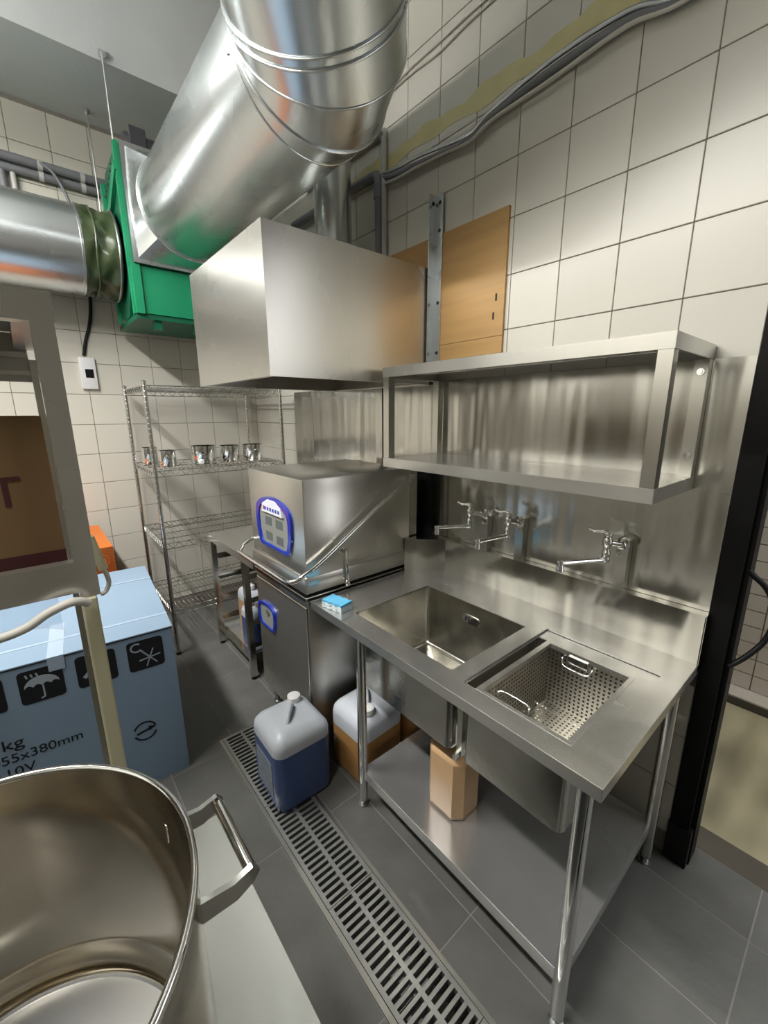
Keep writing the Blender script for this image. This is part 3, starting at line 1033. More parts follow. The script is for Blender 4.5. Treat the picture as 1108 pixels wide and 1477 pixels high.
def bar3(a, b, wy, wz, x0, x1):
    """flat bar in the y-z plane from a to b"""
    d_ = Vector((b[0] - a[0], b[1] - a[1])).normalized()
    nn = Vector((-d_.y, d_.x)) * wy
    return [(a[0] - nn.x, a[1] - nn.y), (a[0] + nn.x, a[1] + nn.y), (b[0] + nn.x, b[1] + nn.y), (b[0] - nn.x, b[1] - nn.y)]


part('side_brace', MB().prism(bar3((2.96, 2.92), (3.36, 2.74), .028, 0, 0, 0), 'x', 0.586, 0.605), 'green', t)
part('side_brace', MB().prism(bar3((3.40, 2.98), (3.40, 2.18), .024, 0, 0, 0), 'x', 0.586, 0.605), 'green', t)
m = MB()
for k in range(7):
    m.cyl((0.596, 3.10 + k * .055, 2.985 - k * .014), (0.607, 3.10 + k * .055, 2.985 - k * .014), .010, 8)
part('bolt_head', m, 'galv_dark', t, 40)
for mx in (0.70, 0.93):
    part('rubber_mount', MB().box(mx, mx + .04, 2.97, 3.02, 2.10, 2.15), 'green_dark', t)
t2 = thing('fan_motor', 'dark grey motor mounted on top of the green fan', 'motor', (0.78, 3.16, 3.03))
m = MB().lathe([(0.02, -.10), (.055, -.10), (.062, -.085), (.062, .07), (.05, .09), (.02, .095)], (0, 0, 0), 24, 'x')
me = m.mesh('motor_body', 'motor', 40)
me.transform(Matrix.Translation((0.79, 3.16, 3.135)))
part('motor_body', me, None, t2)
part('motor_base', MB().box(0.70, 0.88, 3.10, 3.22, 3.026, 3.075), 'motor', t2)
part('motor_cowl', MB().box(0.712, 0.80, 3.09, 3.10, 3.03, 3.21, .004, 1), 'motor', t2)
for (rx, ry, z0, z1, lab, br) in ((0.600, 2.962, 3.036, 3.425, 'threaded rod bolted to the beam face above the fan', True),
                                  (0.578, 3.455, 2.80, ZB, 'threaded rod hanging from the beam underside behind the fan', False)):
    t = thing('hanger_rod', lab, 'rod', (rx, ry, z0))
    part('rod', MB().cyl((rx, ry, z0), (rx, ry, z1), .0055, 8), 'galv', t, 40)
    if br:
        m = MB().box(rx - .012, rx + .035, ry + .006, 2.974, z1 - .02, z1 + .012)
        part('bracket', m, 'galv', t)
        part('bolt', MB().lathe([(.002, -.012), (.011, -.010), (.011, 0)], (rx + .022, ry + .006, z1 - .004), 8, 'y'), 'galv_dark', t)
    else:
        part('anchor', MB().lathe([(.004, ZB - .03), (.012, ZB - .02), (.014, ZB - .001)], (rx, ry, 0), 10), 'galv_dark', t)

# inlet duct on the back wall side and its canvas sleeve
IY, IZ, IR = 3.26, 2.535, 0.235
t = thing('inlet_duct', 'horizontal silver round duct along the back wall', 'duct', (-0.6, IY, IZ - IR))
part('duct_section', MB().lathe([(IR, -1.88), (IR, 0.412)], (0, IY, IZ), 48, 'x', True, False), 'galv', t, 40)
part('end_band', MB().lathe([(IR, 0.392), (IR + .005, 0.394), (IR + .005, 0.411), (IR, 0.413)], (0, IY, IZ), 48, 'x', False, False), 'galv', t, 40)
part('seam_bead', MB().lathe([(IR, -.03), (IR + .004, -.025), (IR + .004, -.015), (IR, -.01)], (0, IY, IZ), 48, 'x', False, False), 'galv', t, 40)
t = thing('canvas_sleeve', 'dark olive canvas sleeve joining the duct to the fan', 'sleeve', (0.51, IY, IZ - IR))
lp = []
for i in range(15):
    u = i / 14
    xx = 0.405 + u * 0.180
    r0 = IR + .007 - .012 * math.sin(u * PI)
    lp.append([(xx, IY + (r0 + .010 * math.sin(6 * a + 9 * u) * math.sin(u * PI) + .006 * math.sin(11 * a - 7 * u) * math.sin(u * PI)) * math.cos(a),
                IZ + (r0 + .010 * math.sin(6 * a + 9 * u) * math.sin(u * PI) + .006 * math.sin(11 * a - 7 * u) * math.sin(u * PI)) * math.sin(a))
               for a in [2 * PI * k / 64 for k in range(64)]])
part('sleeve', MB().loft(lp, False, False), 'canvas', t, 80)
m = MB().tube([(0.465 + .004 * math.sin(5 * a), IY + (IR + .006) * math.cos(a), IZ + (IR + .006) * math.sin(a)) for a in [2 * PI * k / 64 for k in range(64)]], .006, 6, True)
part('stitched_seam', m, 'canvas', t, 60)
m = MB().tube([(0.574, IY + (IR + .010) * math.cos(a), IZ + (IR + .010) * math.sin(a)) for a in [2 * PI * k / 64 for k in range(64)]], .006, 6, True)
part('clamp_band', m, 'galv_dark', t, 60)

# ---------------------------------------------------------------- conduits and cables
t = thing('wall_conduit', 'pair of grey plastic conduits clipped along the back wall', 'conduit', (-0.4, 3.56, 3.0))
part('pipe', MB().cyl((-1.88, 3.562, 3.055), (0.80, 3.562, 3.055), .026, 14), 'pvc_grey', t, 40)
part('pipe', MB().cyl((-1.88, 3.568, 3.00), (0.80, 3.568, 3.00), .022, 14), 'pvc_grey', t, 40)
part('drop_pipe', MB().cyl((0.125, 3.568, 2.98), (0.125, 3.568, 2.5), .018, 14), 'pvc_grey', t, 40)
part('drop_pipe', MB().cyl((0.175, 3.572, 2.98), (0.175, 3.572, 2.5), .014, 14), 'pvc_pale', t, 40)
for xx in (-0.9, -0.3, 0.31, 0.52):
    m = MB().lathe([(.030, xx - .012), (.030, xx + .012)], (0, 3.562, 3.055), 14, 'x').lathe([(.026, xx - .012), (.026, xx + .012)], (0, 3.568, 3.00), 14, 'x')
    part('clip', m, 'pvc_pale', t, 40)
pts = smoothpath([(0.31, 3.54, 3.06), (0.36, 3.52, 3.025), (0.40, 3.51, 2.95), (0.425, 3.50, 2.86), (0.435, 3.51, 2.75)], 5)
solo('cable', MB().tube(pts, .009, 8), 'pvc_grey', 'grey cable drooping from the wall conduit onto the duct', 'cable', smooth=60)
pts = smoothpath([(0.462, 3.55, 2.75), (0.468, 3.57, 2.55), (0.468, 3.585, 2.36), (0.445, 3.588, 2.20), (0.405, 3.588, 2.08), (0.382, 3.586, 1.985)], 5)
solo('cable', MB().tube(pts, .010, 8), 'black_rubber', 'dark cable dropping down to the white thermostat', 'cable', smooth=60)

t = thing('thermostat', 'white wall thermostat with small black screen on the tiles', 'thermostat', (0.395, 3.59, 1.765))
part('casing', MB().box(0.345, 0.438, 3.572, 3.5995, 1.768, 1.975, .005), 'white_plastic', t, 30)
part('screen', MB().box(0.374, 0.421, 3.5705, 3.574, 1.842, 1.898), 'screen', t)
m = MB()
for k in range(5):
    m.box(0.362 + k * .014, 0.371 + k * .014, 3.5708, 3.573, 1.797 + .006 * math.sin(k * 1.57), 1.806 + .006 * math.sin(k * 1.57))
part('button', m, 'badge', t)

# right wall: grey conduit, pale pipe, cable bundle, thin wires, yellow paint line
t = thing('wall_pipe', 'grey conduit dropping beside the hood pipe on the tiled wall', 'conduit', (1.555, 1.875, 2.27))
part('pipe', MB().tube(smoothpath([(1.556, 2.75, 2.80), (1.556, 2.3, 2.79), (1.556, 1.94, 2.775), (1.556, 1.885, 2.76), (1.556, 1.872, 2.70), (1.556, 1.872, 2.50), (1.556, 1.872, 1.80)], 5), .022, 12), 'pvc_grey', t, 60)
part('coupling', MB().cyl((1.556, 1.872, 2.66), (1.556, 1.872, 2.72), .027, 12), 'pvc_grey', t, 40)
t = thing('wall_pipe', 'thin pale pipe with an elbow beside the grey conduit', 'pipe', (1.56, 1.838, 2.27))
part('pipe', MB().tube(smoothpath([(1.562, 2.6, 2.955), (1.562, 2.1, 2.945), (1.562, 1.87, 2.94), (1.562, 1.842, 2.93), (1.562, 1.838, 2.88), (1.562, 1.838, 2.6), (1.562, 1.838, 1.80)], 5), .014, 12), 'pvc_pale', t, 60)
part('elbow', MB().lathe([(.004, -.02), (.02, -.018), (.02, .018), (.004, .02)], (1.562, 1.848, 2.932), 10, 'y'), 'galv_dark', t, 40)
t = thing('cable_bundle', 'grey and white cable bundle sagging along the upper wall', 'cable', (1.56, 1.1, 2.68))
base = [(1.565, 1.90, 2.765), (1.558, 1.78, 2.73), (1.558, 1.60, 2.708), (1.558, 1.44, 2.69), (1.558, 1.29, 2.682), (1.558, 1.19, 2.715), (1.558, 0.95, 2.735), (1.558, 0.71, 2.735), (1.558, 0.56, 2.700), (1.558, 0.27, 2.72)]
part('grey_cable', MB().tube(smoothpath(base, 5), .013, 8), 'pvc_grey', t, 60)
part('dark_cable', MB().tube(smoothpath([(p[0] - .006, p[1], p[2] + .02 + .008 * math.sin(p[1] * 9)) for p in base], 5), .008, 8), 'galv_dark', t, 60)
part('white_cable', MB().tube(smoothpath([(p[0] - .004, p[1], p[2] - .018 - .012 * math.sin(p[1] * 7 + 1)) for p in base], 5), .007, 8), 'cable_white', t, 60)
for dz, wl in ((0, 'lower of two thin pale wires strung along the upper wall'), (.022, 'upper of two thin pale wires strung along the upper wall')):
    pts = smoothpath([(1.574, 2.05, 2.99), (1.574, 1.90, 3.072 + dz * .3), (1.574, 1.68, 3.088 + dz), (1.574, 1.49, 3.078 + dz * 1.6), (1.574, 1.24, 3.095 + dz), (1.574, 0.6, 3.08 + dz)], 5)
    solo('thin_wire', MB().tube(pts, .0042, 6), 'cable_white', wl, 'wire', 'thin wires on the tiled wall', 60)
# uneven yellow paint band over the tiles
up_, lo_ = [], []
for k in range(41):
    y = 0.62 + k * (2.35 - 0.62) / 40
    up_.append((y, 2.850 + .010 * math.sin(y * 17) + .007 * math.sin(y * 41)))
    lo_.append((y, 2.785 + .006 * math.sin(y * 23 + 1) + .006 * math.sin(y * 9)))
solo('paint_band', MB().prism(up_ + lo_[::-1], 'x', XW - .0014, XW - .0004), 'yellow_paint',
     'faded yellow paint band brushed across the wall tiles', 'paint band')

# ---------------------------------------------------------------- wire shelving against the back wall
t = thing('wire_shelving', 'chrome wire shelving unit with four tiers by the back wall', 'shelving', (1.0, 3.17, 0))
wx0, wx1, wy0, wy1 = 0.575, 1.440, 2.862, 3.480
for px in (wx0, wx1):
    for py in (wy0, wy1):
        m = MB().cyl((px, py, 0.02), (px, py, 1.785), .0125, 12)
        for k in range(55):
            z_ = 0.08 + k * .031
            m.lathe([(.0126, z_), (.0135, z_ + .003), (.0135, z_ + .007), (.0126, z_ + .010)], (px, py, 0), 10, 'z', False, False)
        lg = part('post', m, 'wire', t, 40)
        part('post_cap', MB().lathe([(.014, 1.775), (.014, 1.790), (.006, 1.794)], (px, py, 0), 10), 'galv_dark', lg)
        part('foot', MB().lathe([(.016, 0), (.016, .012), (.008, .022)], (px, py, 0), 10), 'black_rubber', lg)
for zt in (1.765, 1.255, 0.785, 0.325):
    m = MB()
    r_ = .0035
    for z_ in (zt, zt - .036):
        for a, b in (((wx0, wy0), (wx1, wy0)), ((wx1, wy0), (wx1, wy1)), ((wx1, wy1), (wx0, wy1)), ((wx0, wy1), (wx0, wy0))):
            m.cyl((a[0], a[1], z_), (b[0], b[1], z_), r_, 6)
    for yy in (wy0, wy1):
        pts = []
        nseg = 26
        for k in range(nseg + 1):
            pts.append((wx0 + .02 + (wx1 - wx0 - .04) * k / nseg, yy, zt - (.036 if k % 2 else 0)))
        m.tube(pts, .0032, 5)
    for xx in (wx0, wx1):
        pts = [(xx, wy0 + .02 + (wy1 - wy0 - .04) * k / 18, zt - (.036 if k % 2 else 0)) for k in range(19)]
        m.tube(pts, .0032, 5)
    for k in range(31):
        xx = wx0 + (wx1 - wx0) * (k + .5) / 31
        m.cyl((xx, wy0, zt - .002), (xx, wy1, zt - .002), .0022, 5)
    for k in range(3):
        yy = wy0 + (wy1 - wy0) * (k + 1) / 4
        m.cyl((wx0, yy, zt - .008), (wx1, yy, zt - .008), .003, 6)
    part('wire_shelf', m, 'wire', t, 60)

# steel pots on the second tier
def steel_pot(x, y, r, h, lab, rim=.006, handle=True, z=1.2575):
    t = thing('steel_pot', lab, 'pot', (x, y, z))
    m = MB().lathe([(.002, z), (r - .006, z), (r, z + .006), (r, z + h), (r + rim, z + h + .002), (r + rim, z + h + .004), (r - .002, z + h + .003),
                    (r - .003, z + .008), (.002, z + .007)], (x, y, 0), 32)
    part('body', m, 'chrome', t, 50)
    if handle:
        for s in (-1, 1):
            pts = smoothpath([(x + .02, y + s * r, z + h * .7), (x + .018, y + s * (r + .022), z + h * .72), (x - .018, y + s * (r + .022), z + h * .72), (x - .02, y + s * r, z + h * .7)], 4)
            part('handle', MB().tube(pts, .004, 6), 'chrome', t, 60)


steel_pot(0.640, 3.28, 0.048, 0.115, 'narrow steel pot at the end of the wire shelf', handle=False)
steel_pot(0.700, 3.06, 0.052, 0.105, 'small steel pot beside the wire shelf post')
steel_pot(0.935, 3.08, 0.080, 0.118, 'medium steel pot standing on a flat steel tray', handle=False, z=1.2625)
steel_pot(1.130, 3.10, 0.068, 0.115, 'steel pot between two other pots on the wire shelf', handle=False)
steel_pot(1.290, 3.06, 0.072, 0.118, 'steel pot closest to the dishwasher on the wire shelf')
m = MB().lathe([(.002, 1.2572), (.100, 1.2572), (.116, 1.266), (.120, 1.2665), (.116, 1.268), (.100, 1.2615), (.002, 1.2615)], (0.935, 3.08, 0), 36)
solo('steel_tray', m, 'chrome', 'shallow round steel tray lying on the wire shelf', 'tray', smooth=50)

# ---------------------------------------------------------------- landing table with rack slides beyond the dishwasher
t = thing('landing_table', 'stainless landing table with rack slides beyond the dishwasher', 'table', (1.15, 2.46, 0))
lx0, lx1, ly0, ly1 = 0.838, 1.50, 2.095, 2.848
m = MB().box(lx0, lx1, ly0, ly1, 0.808, 0.814).box(lx0, lx0 + .004, ly0, ly1, 0.770, 0.8075).box(lx0, lx1, ly1 - .004, ly1, 0.770, 0.8075).box(lx0, lx1, ly0, ly0 + .004, 0.770, 0.8075)
m.box(lx1 - .004, lx1, ly0, ly1, 0.8145, 0.92)
part('top', m, 'steel_top', t)
legs = ((0.858, 2.270), (0.858, 2.818), (1.47, 2.270), (1.47, 2.818))
for (px, py) in legs:
    lg = part('leg', MB().box(px - .017, px + .017, py - .017, py + .017, 0.02, 0.8075), 'steel', t)
    part('foot', MB().lathe([(.017, 0), (.017, .012), (.010, .021)], (px, py, 0), 10), 'black_rubber', lg)
for py, s in ((2.270, 1), (2.818, -1)):
    for z_ in (0.645, 0.495, 0.345, 0.195):
        m = MB().box(0.876, 1.452, py + s * .012, py + s * .016, z_, z_ + .03).box(0.876, 1.452, *sorted((py + s * .016, py + s * .045)), z_, z_ + .004)
        part('rack_slide', m, 'steel', t)
part('lower_rail', MB().box(0.843, 0.873, 2.288, 2.800, 0.125, 0.155), 'steel', t)
part('lower_rail', MB().box(1.455, 1.485, 2.288, 2.800, 0.125, 0.155), 'steel', t)
part('lower_shelf', MB().box(0.874, 1.454, 2.288, 2.800, 0.150, 0.154), 'steel_shelf', t)


# ---------------------------------------------------------------- jerrycans and bottles
def jug(name, lab, cat, loc, rz, hx, hy, hz, fill, mt_low, mt_up, rad, cap_xy, capmat='white_plastic', zb=0.0, neck=.029, chamf=False, slope=0.055, handle=True, group=None):
    t = thing(name, lab, cat, (loc[0], loc[1], zb), rz, group)
    M = WM[t.name]

    def lp(z, f=1.0, r=None):
        n = 1 if chamf else 5
        return [tuple(M @ Vector(p)) for p in rrect(0, 0, hx * f if f < 1 else hx, hy * f if f < 1 else hy, (r or rad) * (f if f < 1 else 1), z, n)]
    low = [lp(0.0, .94), lp(0.006, .985), lp(0.02), lp(fill)]
    part('filled_body', MB().loft(low, True, True), mt_low, t, 40)
    zs = hz - slope
    upl = [lp(fill + .0002)]
    if zs - fill > .01:
        upl.append(lp(zs))
    upl += [lp(zs + slope * .35, .97), lp(zs + slope * .7, .86), lp(hz, .62)]
    up_o = part('shoulder', MB().loft(upl, True, True), mt_up, t, 45)
    cx_, cy_ = cap_xy

    def L(p):
        return tuple(M @ Vector(p))
    zc_ = hz - (slope * .25 if abs(cx_) > hx * .5 or abs(cy_) > hy * .5 else 0)
    me = MB().lathe([(neck * .8, zc_ - .02), (neck * .8, zc_ + .012), (neck, zc_ + .013), (neck, zc_ + .036), (neck * .8, zc_ + .040), (.002, zc_ + .040)], (cx_, cy_, 0), 20).mesh('cap', capmat, 40)
    me.transform(M)
    c_o = part('cap', me, None, t)
    if handle:
        pts = smoothpath([L((cx_ * .55, cy_ * .55, hz - .012)), L((cx_ * .3, cy_ * .3, hz + .016)), L((-cx_ * .4, -cy_ * .4, hz + .016)), L((-cx_ * .8, -cy_ * .8, hz - .02))], 5)
        part('handle', MB().tube(pts, .011, 10), mt_up, t, 60)
    return t


tj = jug('jerrycan', 'white jerrycan of blue liquid standing on the drain grate', 'jerrycan', (0.686, 1.442), math.radians(-1), 0.128, 0.130, 0.345, 0.262, 'jug_blue', 'jug_white', 0.045, (0.055, 0.070), zb=0.003)
M = WM[tj.name]
me = MB().box(-.1295, -.1275, -.075, .075, 0.05, 0.215).mesh('label_sheet', 'label_grey')
me.transform(M)
part('label_sheet', me, None, tj)
jug('jerrycan', 'amber jerrycan on the floor behind the sink table leg', 'jerrycan', (1.015, 1.330), math.radians(3), 0.128, 0.120, 0.325, 0.215, 'jug_amber', 'jug_white', 0.045, (-0.055, -0.070))
jug('jerrycan', 'open amber bottle under the sink drain on the undershelf', 'bottle', (1.022, 0.815), math.radians(2), 0.072, 0.080, 0.262, 0.236, 'jug_peach', 'jug_peach', 0.030, (0.03, 0.03), capmat='jug_peach', zb=sz + .0005, chamf=True, slope=0.026, neck=.02, handle=False)
jug('jerrycan', 'amber jug with pale cap under the landing table', 'jug', (1.02, 2.60), 0.0, 0.075, 0.10, 0.30, 0.22, 'jug_peach', 'jug_white', 0.03, (-0.02, -0.04), zb=0.1545)
jug('bottle', 'slim blue bottle under the landing table', 'bottle', (0.925, 2.42), 0.0, 0.042, 0.062, 0.26, 0.19, 'jug_blue', 'jug_white', 0.02, (0.0, 0.0), zb=0.1545, handle=False)
jug('jerrycan', 'amber jerrycan under the sink table against the wall', 'jerrycan', (1.25, 1.30), 0.0, 0.10, 0.125, 0.36, 0.28, 'jug_amber', 'jug_white', 0.04, (-0.03, -0.06))

# ---------------------------------------------------------------- cartons
t = thing('blue_carton', 'large pale blue appliance carton with handling symbols', 'carton', (0.352, 1.829, 0), math.radians(-4.5))
M = WM[t.name]


def loc_part(name, mb, mt, parent, smooth=None, label=None):
    me = mb.mesh(name, mt, smooth)
    return link(_o(name, me, label), parent)


def _o(name, me, label=None):
    o = bpy.data.objects.new(name, me)
    if label:
        o['label'] = label
    return o


BW, BD, BH = 0.92, 0.885, 0.716
loc_part('box', MB().box(-BW, 0, 0, BD, 0, BH), 'box_blue', t)
loc_part('lid_flap', MB().box(-BW - .003, .003, -.003, 0.140, BH, BH + .005).box(-BW - .003, .003, .144, .66, BH, BH + .004).box(-BW - .003, .003, .664, BD + .003, BH, BH + .005), 'box_blue', t)
loc_part('strap', MB().box(-BW, .004, 0.135, 0.150, BH + .005, BH + .0068).box(-BW, .004, 0.655, 0.668, BH + .005, BH + .0068), 'box_tape', t, label='pale strapping band')
loc_part('tape', MB().box(-.42, -.37, -.0035, 0.3, BH + .0052, BH + .0060).box(-.42, -.37, -.0040, -.003, BH - .05, BH + .0052), 'box_tape', t)
m = MB().box(-BW, 0.001, -.0012, 0, BH - .006, BH)
loc_part('edge_line', m, 'ink', t)


def rr2(x0, x1, z0, z1, r, y0, y1):
    return MB().prism([(p[0], p[1]) for p in rrect((x0 + x1) / 2, (z0 + z1) / 2, (x1 - x0) / 2, (z1 - z0) / 2, r, 0, 3)], 'y', y0, y1)


ICX = [-.040 - .1315, -.040 - .302, -.040 - .472, -.040 - .642]
icons = []
for i, x0 in enumerate(ICX):
    icons.append(loc_part('symbol_square', rr2(x0, x0 + .131, .558, .691, .014, -.0012, 0), 'ink', t))
# tool and snowflake mark
m = MB()
x0 = ICX[0]


def stroke(mb, a, b, w, y0=-.0022, y1=-.0011):
    d_ = Vector((b[0] - a[0], b[1] - a[1])).normalized()
    q = Vector((-d_.y, d_.x)) * w / 2
    mb.prism([(a[0] - q.x, a[1] - q.y), (b[0] - q.x, b[1] - q.y), (b[0] + q.x, b[1] + q.y), (a[0] + q.x, a[1] + q.y)], 'y', y0, y1)


cxs, czs = x0 + .078, .607
for a in (0, 60, 120):
    aa = math.radians(a + 8)
    stroke(m, (cxs - .040 * math.cos(aa), czs - .040 * math.sin(aa)), (cxs + .040 * math.cos(aa), czs + .040 * math.sin(aa)), .0045)
stroke(m, (x0 + .046, .650), (cxs, czs), .007)
for k in range(9):
    a1, a2 = math.radians(-40 - k * 30), math.radians(-40 - (k + 1) * 30)
    stroke(m, (x0 + .034 + .020 * math.cos(a1), .662 + .018 * math.sin(a1)), (x0 + .034 + .020 * math.cos(a2), .662 + .018 * math.sin(a2)), .006)
loc_part('symbol_mark', m, 'print_pale', icons[0])
# hook mark, half behind the post
m = MB()
x0 = ICX[1]
stroke(m, (x0 + .022, .598), (x0 + .060, .640), .014)
stroke(m, (x0 + .060, .640), (x0 + .100, .625), .010)
loc_part('symbol_mark', m, 'print_pale', icons[1])
# umbrella mark with drops
m = MB()
x0 = ICX[2]
arc = [(x0 + .066 + .052 * math.cos(math.radians(180 - k * 18)), .622 + .040 * math.sin(math.radians(180 - k * 18))) for k in range(11)]
scal = []
for k in range(4):
    for j in range(5):
        a = j / 4
        scal.append((x0 + .118 - .026 * (k + a), .622 + .009 * math.sin(a * PI)))
m.prism(arc + scal[1:-1], 'y', -.0022, -.0011)
loc_part('symbol_mark', m, 'print_pale', icons[2])
m = MB()
stroke(m, (x0 + .068, .622), (x0 + .068, .574), .005)
stroke(m, (x0 + .068, .574), (x0 + .056, .570), .005)
for k in range(3):
    stroke(m, (x0 + .028 + k * .015, .662), (x0 + .024 + k * .015, .676), .005)
loc_part('symbol_mark', m, 'print_pale', icons[2])
m = MB()
x0 = ICX[3]
stroke(m, (x0 + .04, .58), (x0 + .04, .66), .008)
stroke(m, (x0 + .09, .58), (x0 + .09, .66), .008)
loc_part('symbol_mark', m, 'print_pale', icons[3])
# round arrow certification mark
m = MB()
lx, lz = -.150, .270
for k in range(10):
    a1, a2 = math.radians(20 + k * 14), math.radians(20 + (k + 1) * 14)
    stroke(m, (lx + .042 * math.cos(a1), lz + .042 * math.sin(a1)), (lx + .042 * math.cos(a2), lz + .042 * math.sin(a2)), .007, -.0015, -.0002)
    a1, a2 = a1 + PI, a2 + PI
    stroke(m, (lx + .042 * math.cos(a1), lz + .042 * math.sin(a1)), (lx + .042 * math.cos(a2), lz + .042 * math.sin(a2)), .007, -.0015, -.0002)
stroke(m, (lx - .032, lz - .006), (lx + .024, lz + .006), .009, -.0015, -.0002)
m.prism([(lx + .014, lz - .006), (lx + .044, lz + .010), (lx + .012, lz + .018)], 'y', -.0015, -.0002)
loc_part('round_mark', m, 'ink', t)
FR = Matrix.Rotation(PI / 2, 4, 'X')
text('5kg', .062, 'ink', t, Matrix.Translation((-.630, -.0006, .402)) @ FR, xs=1.15)
text('455x380mm', .052, 'ink', t, Matrix.Translation((-.632, -.0006, .345)) @ FR, xs=1.05)
text('110V', .052, 'ink', t, Matrix.Translation((-.632, -.0006, .288)) @ FR, xs=1.1)

t = thing('orange_carton', 'tall orange carton standing behind the blue carton', 'carton', (0.2, 3.2, 0))
m = MB().box(-0.20, 0.297, 2.86, 3.50, 0, 0.835)
part('box', m, 'orange', t)
part('front_panel', MB().box(-0.195, 0.2985, 2.858, 2.8602, 0.01, 0.832), 'orange_dark', t)
m = MB()
for rr_ in (.035, .020):
    m.tube([(0.235 + rr_ * math.cos(2 * PI * k / 20), 2.8575, 0.755 + rr_ * math.sin(2 * PI * k / 20)) for k in range(20)], .0022, 5, True)
part('printed_ring', m, 'orange', t)

# ---------------------------------------------------------------- stainless rack with a brown carton, cream post below
t = thing('steel_rack', 'stainless steel frame rack holding a brown carton', 'rack', (-0.45, 1.25, 0))
rx0, rx1, ry0, ry1 = -1.0, 0.070, 1.0, 1.52
part('top_beam', MB().box(rx0, rx1 + .002, ry0, ry0 + .035, 1.760, 1.812), 'steel_hood', t)
part('top_sheet', MB().box(rx0, rx1, ry0 + .035, ry1, 1.806, 1.811), 'steel_hood', t)
part('side_beam', MB().box(rx1 - .06, rx1 - .022, ry0 + .035, ry1 - .04, 1.762, 1.805), 'steel_dull', t)
part('rear_panel', MB().box(rx0, rx1 - .034, ry1 - .02, ry1 - .015, 1.684, 1.805), 'steel_dull', t)
part('rear_rail', MB().box(rx0, rx1 - .036, ry1 - .034, ry1 - .0205, 1.700, 1.711), 'steel_top', t)
part('rear_rail', MB().box(rx0, rx1 - .036, ry1 - .034, ry1 - .0205, 1.744, 1.758), 'steel_top', t)
part('front_post', MB().box(rx1 - .035, rx1, ry0, ry0 + .030, 1.235, 1.760), 'steel_hood', t)
part('rear_post', MB().box(rx1 - .034, rx1 - .014, ry1 - .03, ry1, 1.235, 1.740), 'steel', t)
part('front_post', MB().box(rx0, rx0 + .035, ry0, ry0 + .030, 0.0, 1.760), 'steel_hood', t)
part('rear_post', MB().box(rx0, rx0 + .03, ry1 - .03, ry1, 0.0, 1.740), 'steel', t)
part('rear_post', MB().box(rx1 - .034, rx1 - .014, ry1 - .03, ry1, 0.0, 1.235), 'steel', t)
part('front_rail', MB().box(rx0 + .035, rx1 - .035, ry0, ry0 + .028, 1.248, 1.312), 'steel_hood', t)
part('shelf_sheet', MB().box(rx0 + .035, rx1 - .036, ry0 + .028, ry1 - .031, 1.262, 1.266), 'steel_shelf', t)
part('cream_post', MB().box(0.035, 0.063, ry0 - .006, ry0 + .024, 0.0, 1.234, .003, 1), 'cream', t, 30)
t2 = thing('brown_carton', 'brown cardboard carton with dark red stripe on the steel rack', 'carton', (-0.4, 1.25, 1.2665))
m = MB().box(-0.80, 0.028, 1.075, 1.45, 1.2665, 1.597)
part('box', m, 'cardboard', t2)
part('red_stripe', MB().box(-0.80, 0.0285, 1.0738, 1.0752, 1.285, 1.325), 'red_print', t2)
text('T', .085, 'red_print', t2, Matrix.Translation((-0.072 + 0.4, 1.0738 - 1.25, 1.425 - 1.2665)) @ FR)
# clear wrap hanging from the rack, white hose hung over the post
m = MB()
lp = []
for i in range(7):
    u = i / 6
    lp.append([(-0.55 + .55 * k / 18, 1.016 + .006 * math.sin(k * .9 + i * .8), 1.246 - u * (.075 + .02 * math.sin(k * .7))) for k in range(19)])
for i in range(6):
    for k in range(18):
        m.face([lp[i][k], lp[i][k + 1], lp[i + 1][k + 1], lp[i + 1][k]])
bmesh.ops.remove_doubles(m.bm, verts=m.bm.verts, dist=1e-5)
bmesh.ops.solidify(m.bm, geom=m.bm.faces[:], thickness=.0008)
solo('plastic_wrap', m, 'film', 'clear plastic wrap hanging under the rack rail', 'plastic wrap', smooth=60)
pts = smoothpath([(-0.70, .970, 1.215), (-0.35, .968, 1.205), (-0.13, .968, 1.205), (-0.06, .968, 1.212), (-0.02, .968, 1.232), (0.015, .970, 1.242), (0.034, .976, 1.238), (0.046, .982, 1.228)], 6)
solo('white_hose', MB().tube(pts, .0085, 10), 'cable_white', 'white hose slung under the rack rail to the cream post', 'hose', smooth=60)
t = thing('tube_hook', 'cream tube with white hook behind the rack post', 'tube', (0.083, 1.08, 1.2))
part('tube', MB().cyl((0.072, 1.08, 1.34), (0.088, 1.08, 1.262), .0095, 12), 'cream', t, 40)
part('hook', MB().tube(smoothpath([(0.088, 1.08, 1.262), (0.093, 1.082, 1.245), (0.094, 1.084, 1.225), (0.086, 1.084, 1.208), (0.076, 1.08, 1.205)], 5), .005, 8), 'cable_white', t, 60)

# ---------------------------------------------------------------- prep table and stock pot in the foreground
t = thing('prep_table', 'bright stainless prep table under the big stock pot', 'table', (-0.4, 0.1, 0))
px0, px1, py0, py1 = -1.10, 0.183, -0.75, 0.750
m = MB().box(px0, px1, py0, py1, 0.792, 0.800)
tt = part('top', m, 'steel_top', t)
m = MB().box(px1 - .004, px1 + .001, py0, py1, 0.750, 0.7995).box(px0, px1, py1 - .004, py1 + .001, 0.750, 0.7995)
m.box(px0 - .001, px0 + .004, py0, py1, 0.750, 0.7995).box(px0, px1, py0 - .001, py0 + .004, 0.750, 0.7995)
part('apron', m, 'steel', tt)
for ax in (px0 + .06, px1 - .10):
    for ay in (py0 + .06, py1 - .06):
        part('leg', MB().cyl((ax, ay, 0), (ax, ay, 0.792), .019, 16), 'steel', t, 40)
part('undershelf', MB().box(px0 + .04, px1 - .08, py0 + .04, py1 - .04, 0.20, 0.205), 'steel_shelf', t)

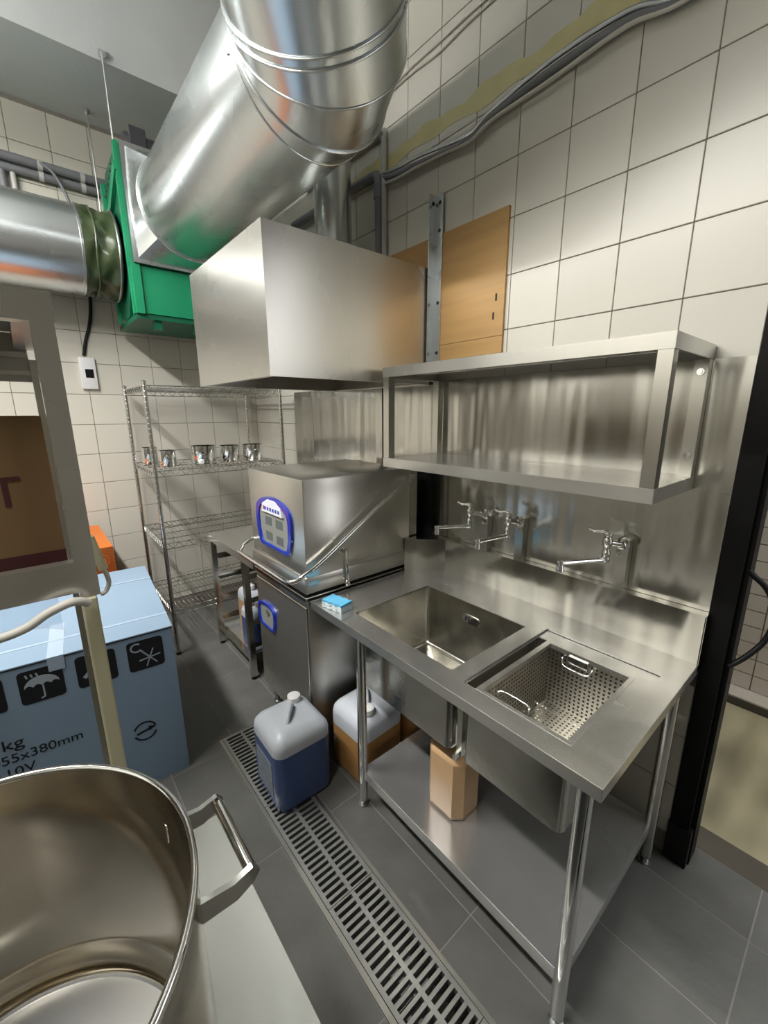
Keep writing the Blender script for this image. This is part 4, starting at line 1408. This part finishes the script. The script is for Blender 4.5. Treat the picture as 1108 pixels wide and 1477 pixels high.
PC, PR, PZ0, PZ1 = (-0.143, 0.436), 0.2165, 0.8005, 1.150
t = thing('stock_pot', 'large open stainless stock pot with bar handles on the prep table', 'pot', (PC[0], PC[1], PZ0))
prof = [(.002, PZ0 + .003), (PR - .02, PZ0 + .003), (PR - .016, PZ0), (PR - .008, PZ0 + .004), (PR - .001, PZ0 + .022), (PR, PZ0 + .03), (PR, PZ1 - .004),
        (PR - .0035, PZ1 - .004), (PR - .0035, PZ0 + .052), (PR - .0045, PZ0 + .050), (PR - .0050, PZ0 + .046), (PR - .007, PZ0 + .034), (PR - .011, PZ0 + .022),
        (PR - .016, PZ0 + .013), (PR - .0195, PZ0 + .0095), (PR - .022, PZ0 + .0085), (.002, PZ0 + .0085)]
part('base_plate', MB().lathe([(.002, PZ0 + .009), (.002, PZ0 + .0105), (.118, PZ0 + .0105), (.121, PZ0 + .0120), (.124, PZ0 + .0105), (PR - .026, PZ0 + .0105), (PR - .023, PZ0 + .0125), (PR - .0215, PZ0 + .009)], (PC[0], PC[1], 0), 96, 'z', True, False), 'pot_base', t, 25)
part('body', MB().lathe(prof, (PC[0], PC[1], 0), 96), 'steel_pot', t, 25)
part('rolled_rim', MB().tube([(PC[0] + (PR - .001) * math.cos(2 * PI * k / 96), PC[1] + (PR - .001) * math.sin(2 * PI * k / 96), PZ1 - .001) for k in range(96)], .0042, 10, True), 'chrome', t, 80)
for s in (1, -1):
    def H(p):
        return (PC[0] + s * p[0], PC[1] + s * p[1], p[2])
    ha = part('handle', MB().tube([H((PR + .050, -.046, 1.085)), H((PR + .050, .062, 1.085))], .0072, 12), 'chrome', t, 40)
    for hy_ in (-.052, .066):
        outer = [(PR - .004 - hy_ * hy_ / (2 * PR), 1.068), (PR + .030, 1.066), (PR + .050, 1.075), (PR + .058, 1.086), (PR + .050, 1.096), (PR + .028, 1.090), (PR - .004 - hy_ * hy_ / (2 * PR), 1.096)]
        lp = [[H((q[0], hy_ + dy, q[1])) for q in outer] for dy in (-.0035, .0035)]
        part('handle_bracket', MB().loft(lp), 'steel', ha, 30)

# ---------------------------------------------------------------- black cable loop on the door post
pts = smoothpath([(1.60, 0.196, 1.14), (1.62, 0.180, 1.115), (1.64, 0.150, 1.08), (1.65, 0.128, 1.03), (1.65, 0.120, 0.97), (1.645, 0.130, 0.91), (1.63, 0.155, 0.86), (1.615, 0.180, 0.825), (1.60, 0.196, 0.81)], 6)
solo('cable_loop', MB().tube(pts, .0085, 10), 'black_rubber', 'black cable loop hanging from the black door post', 'cable', smooth=60)
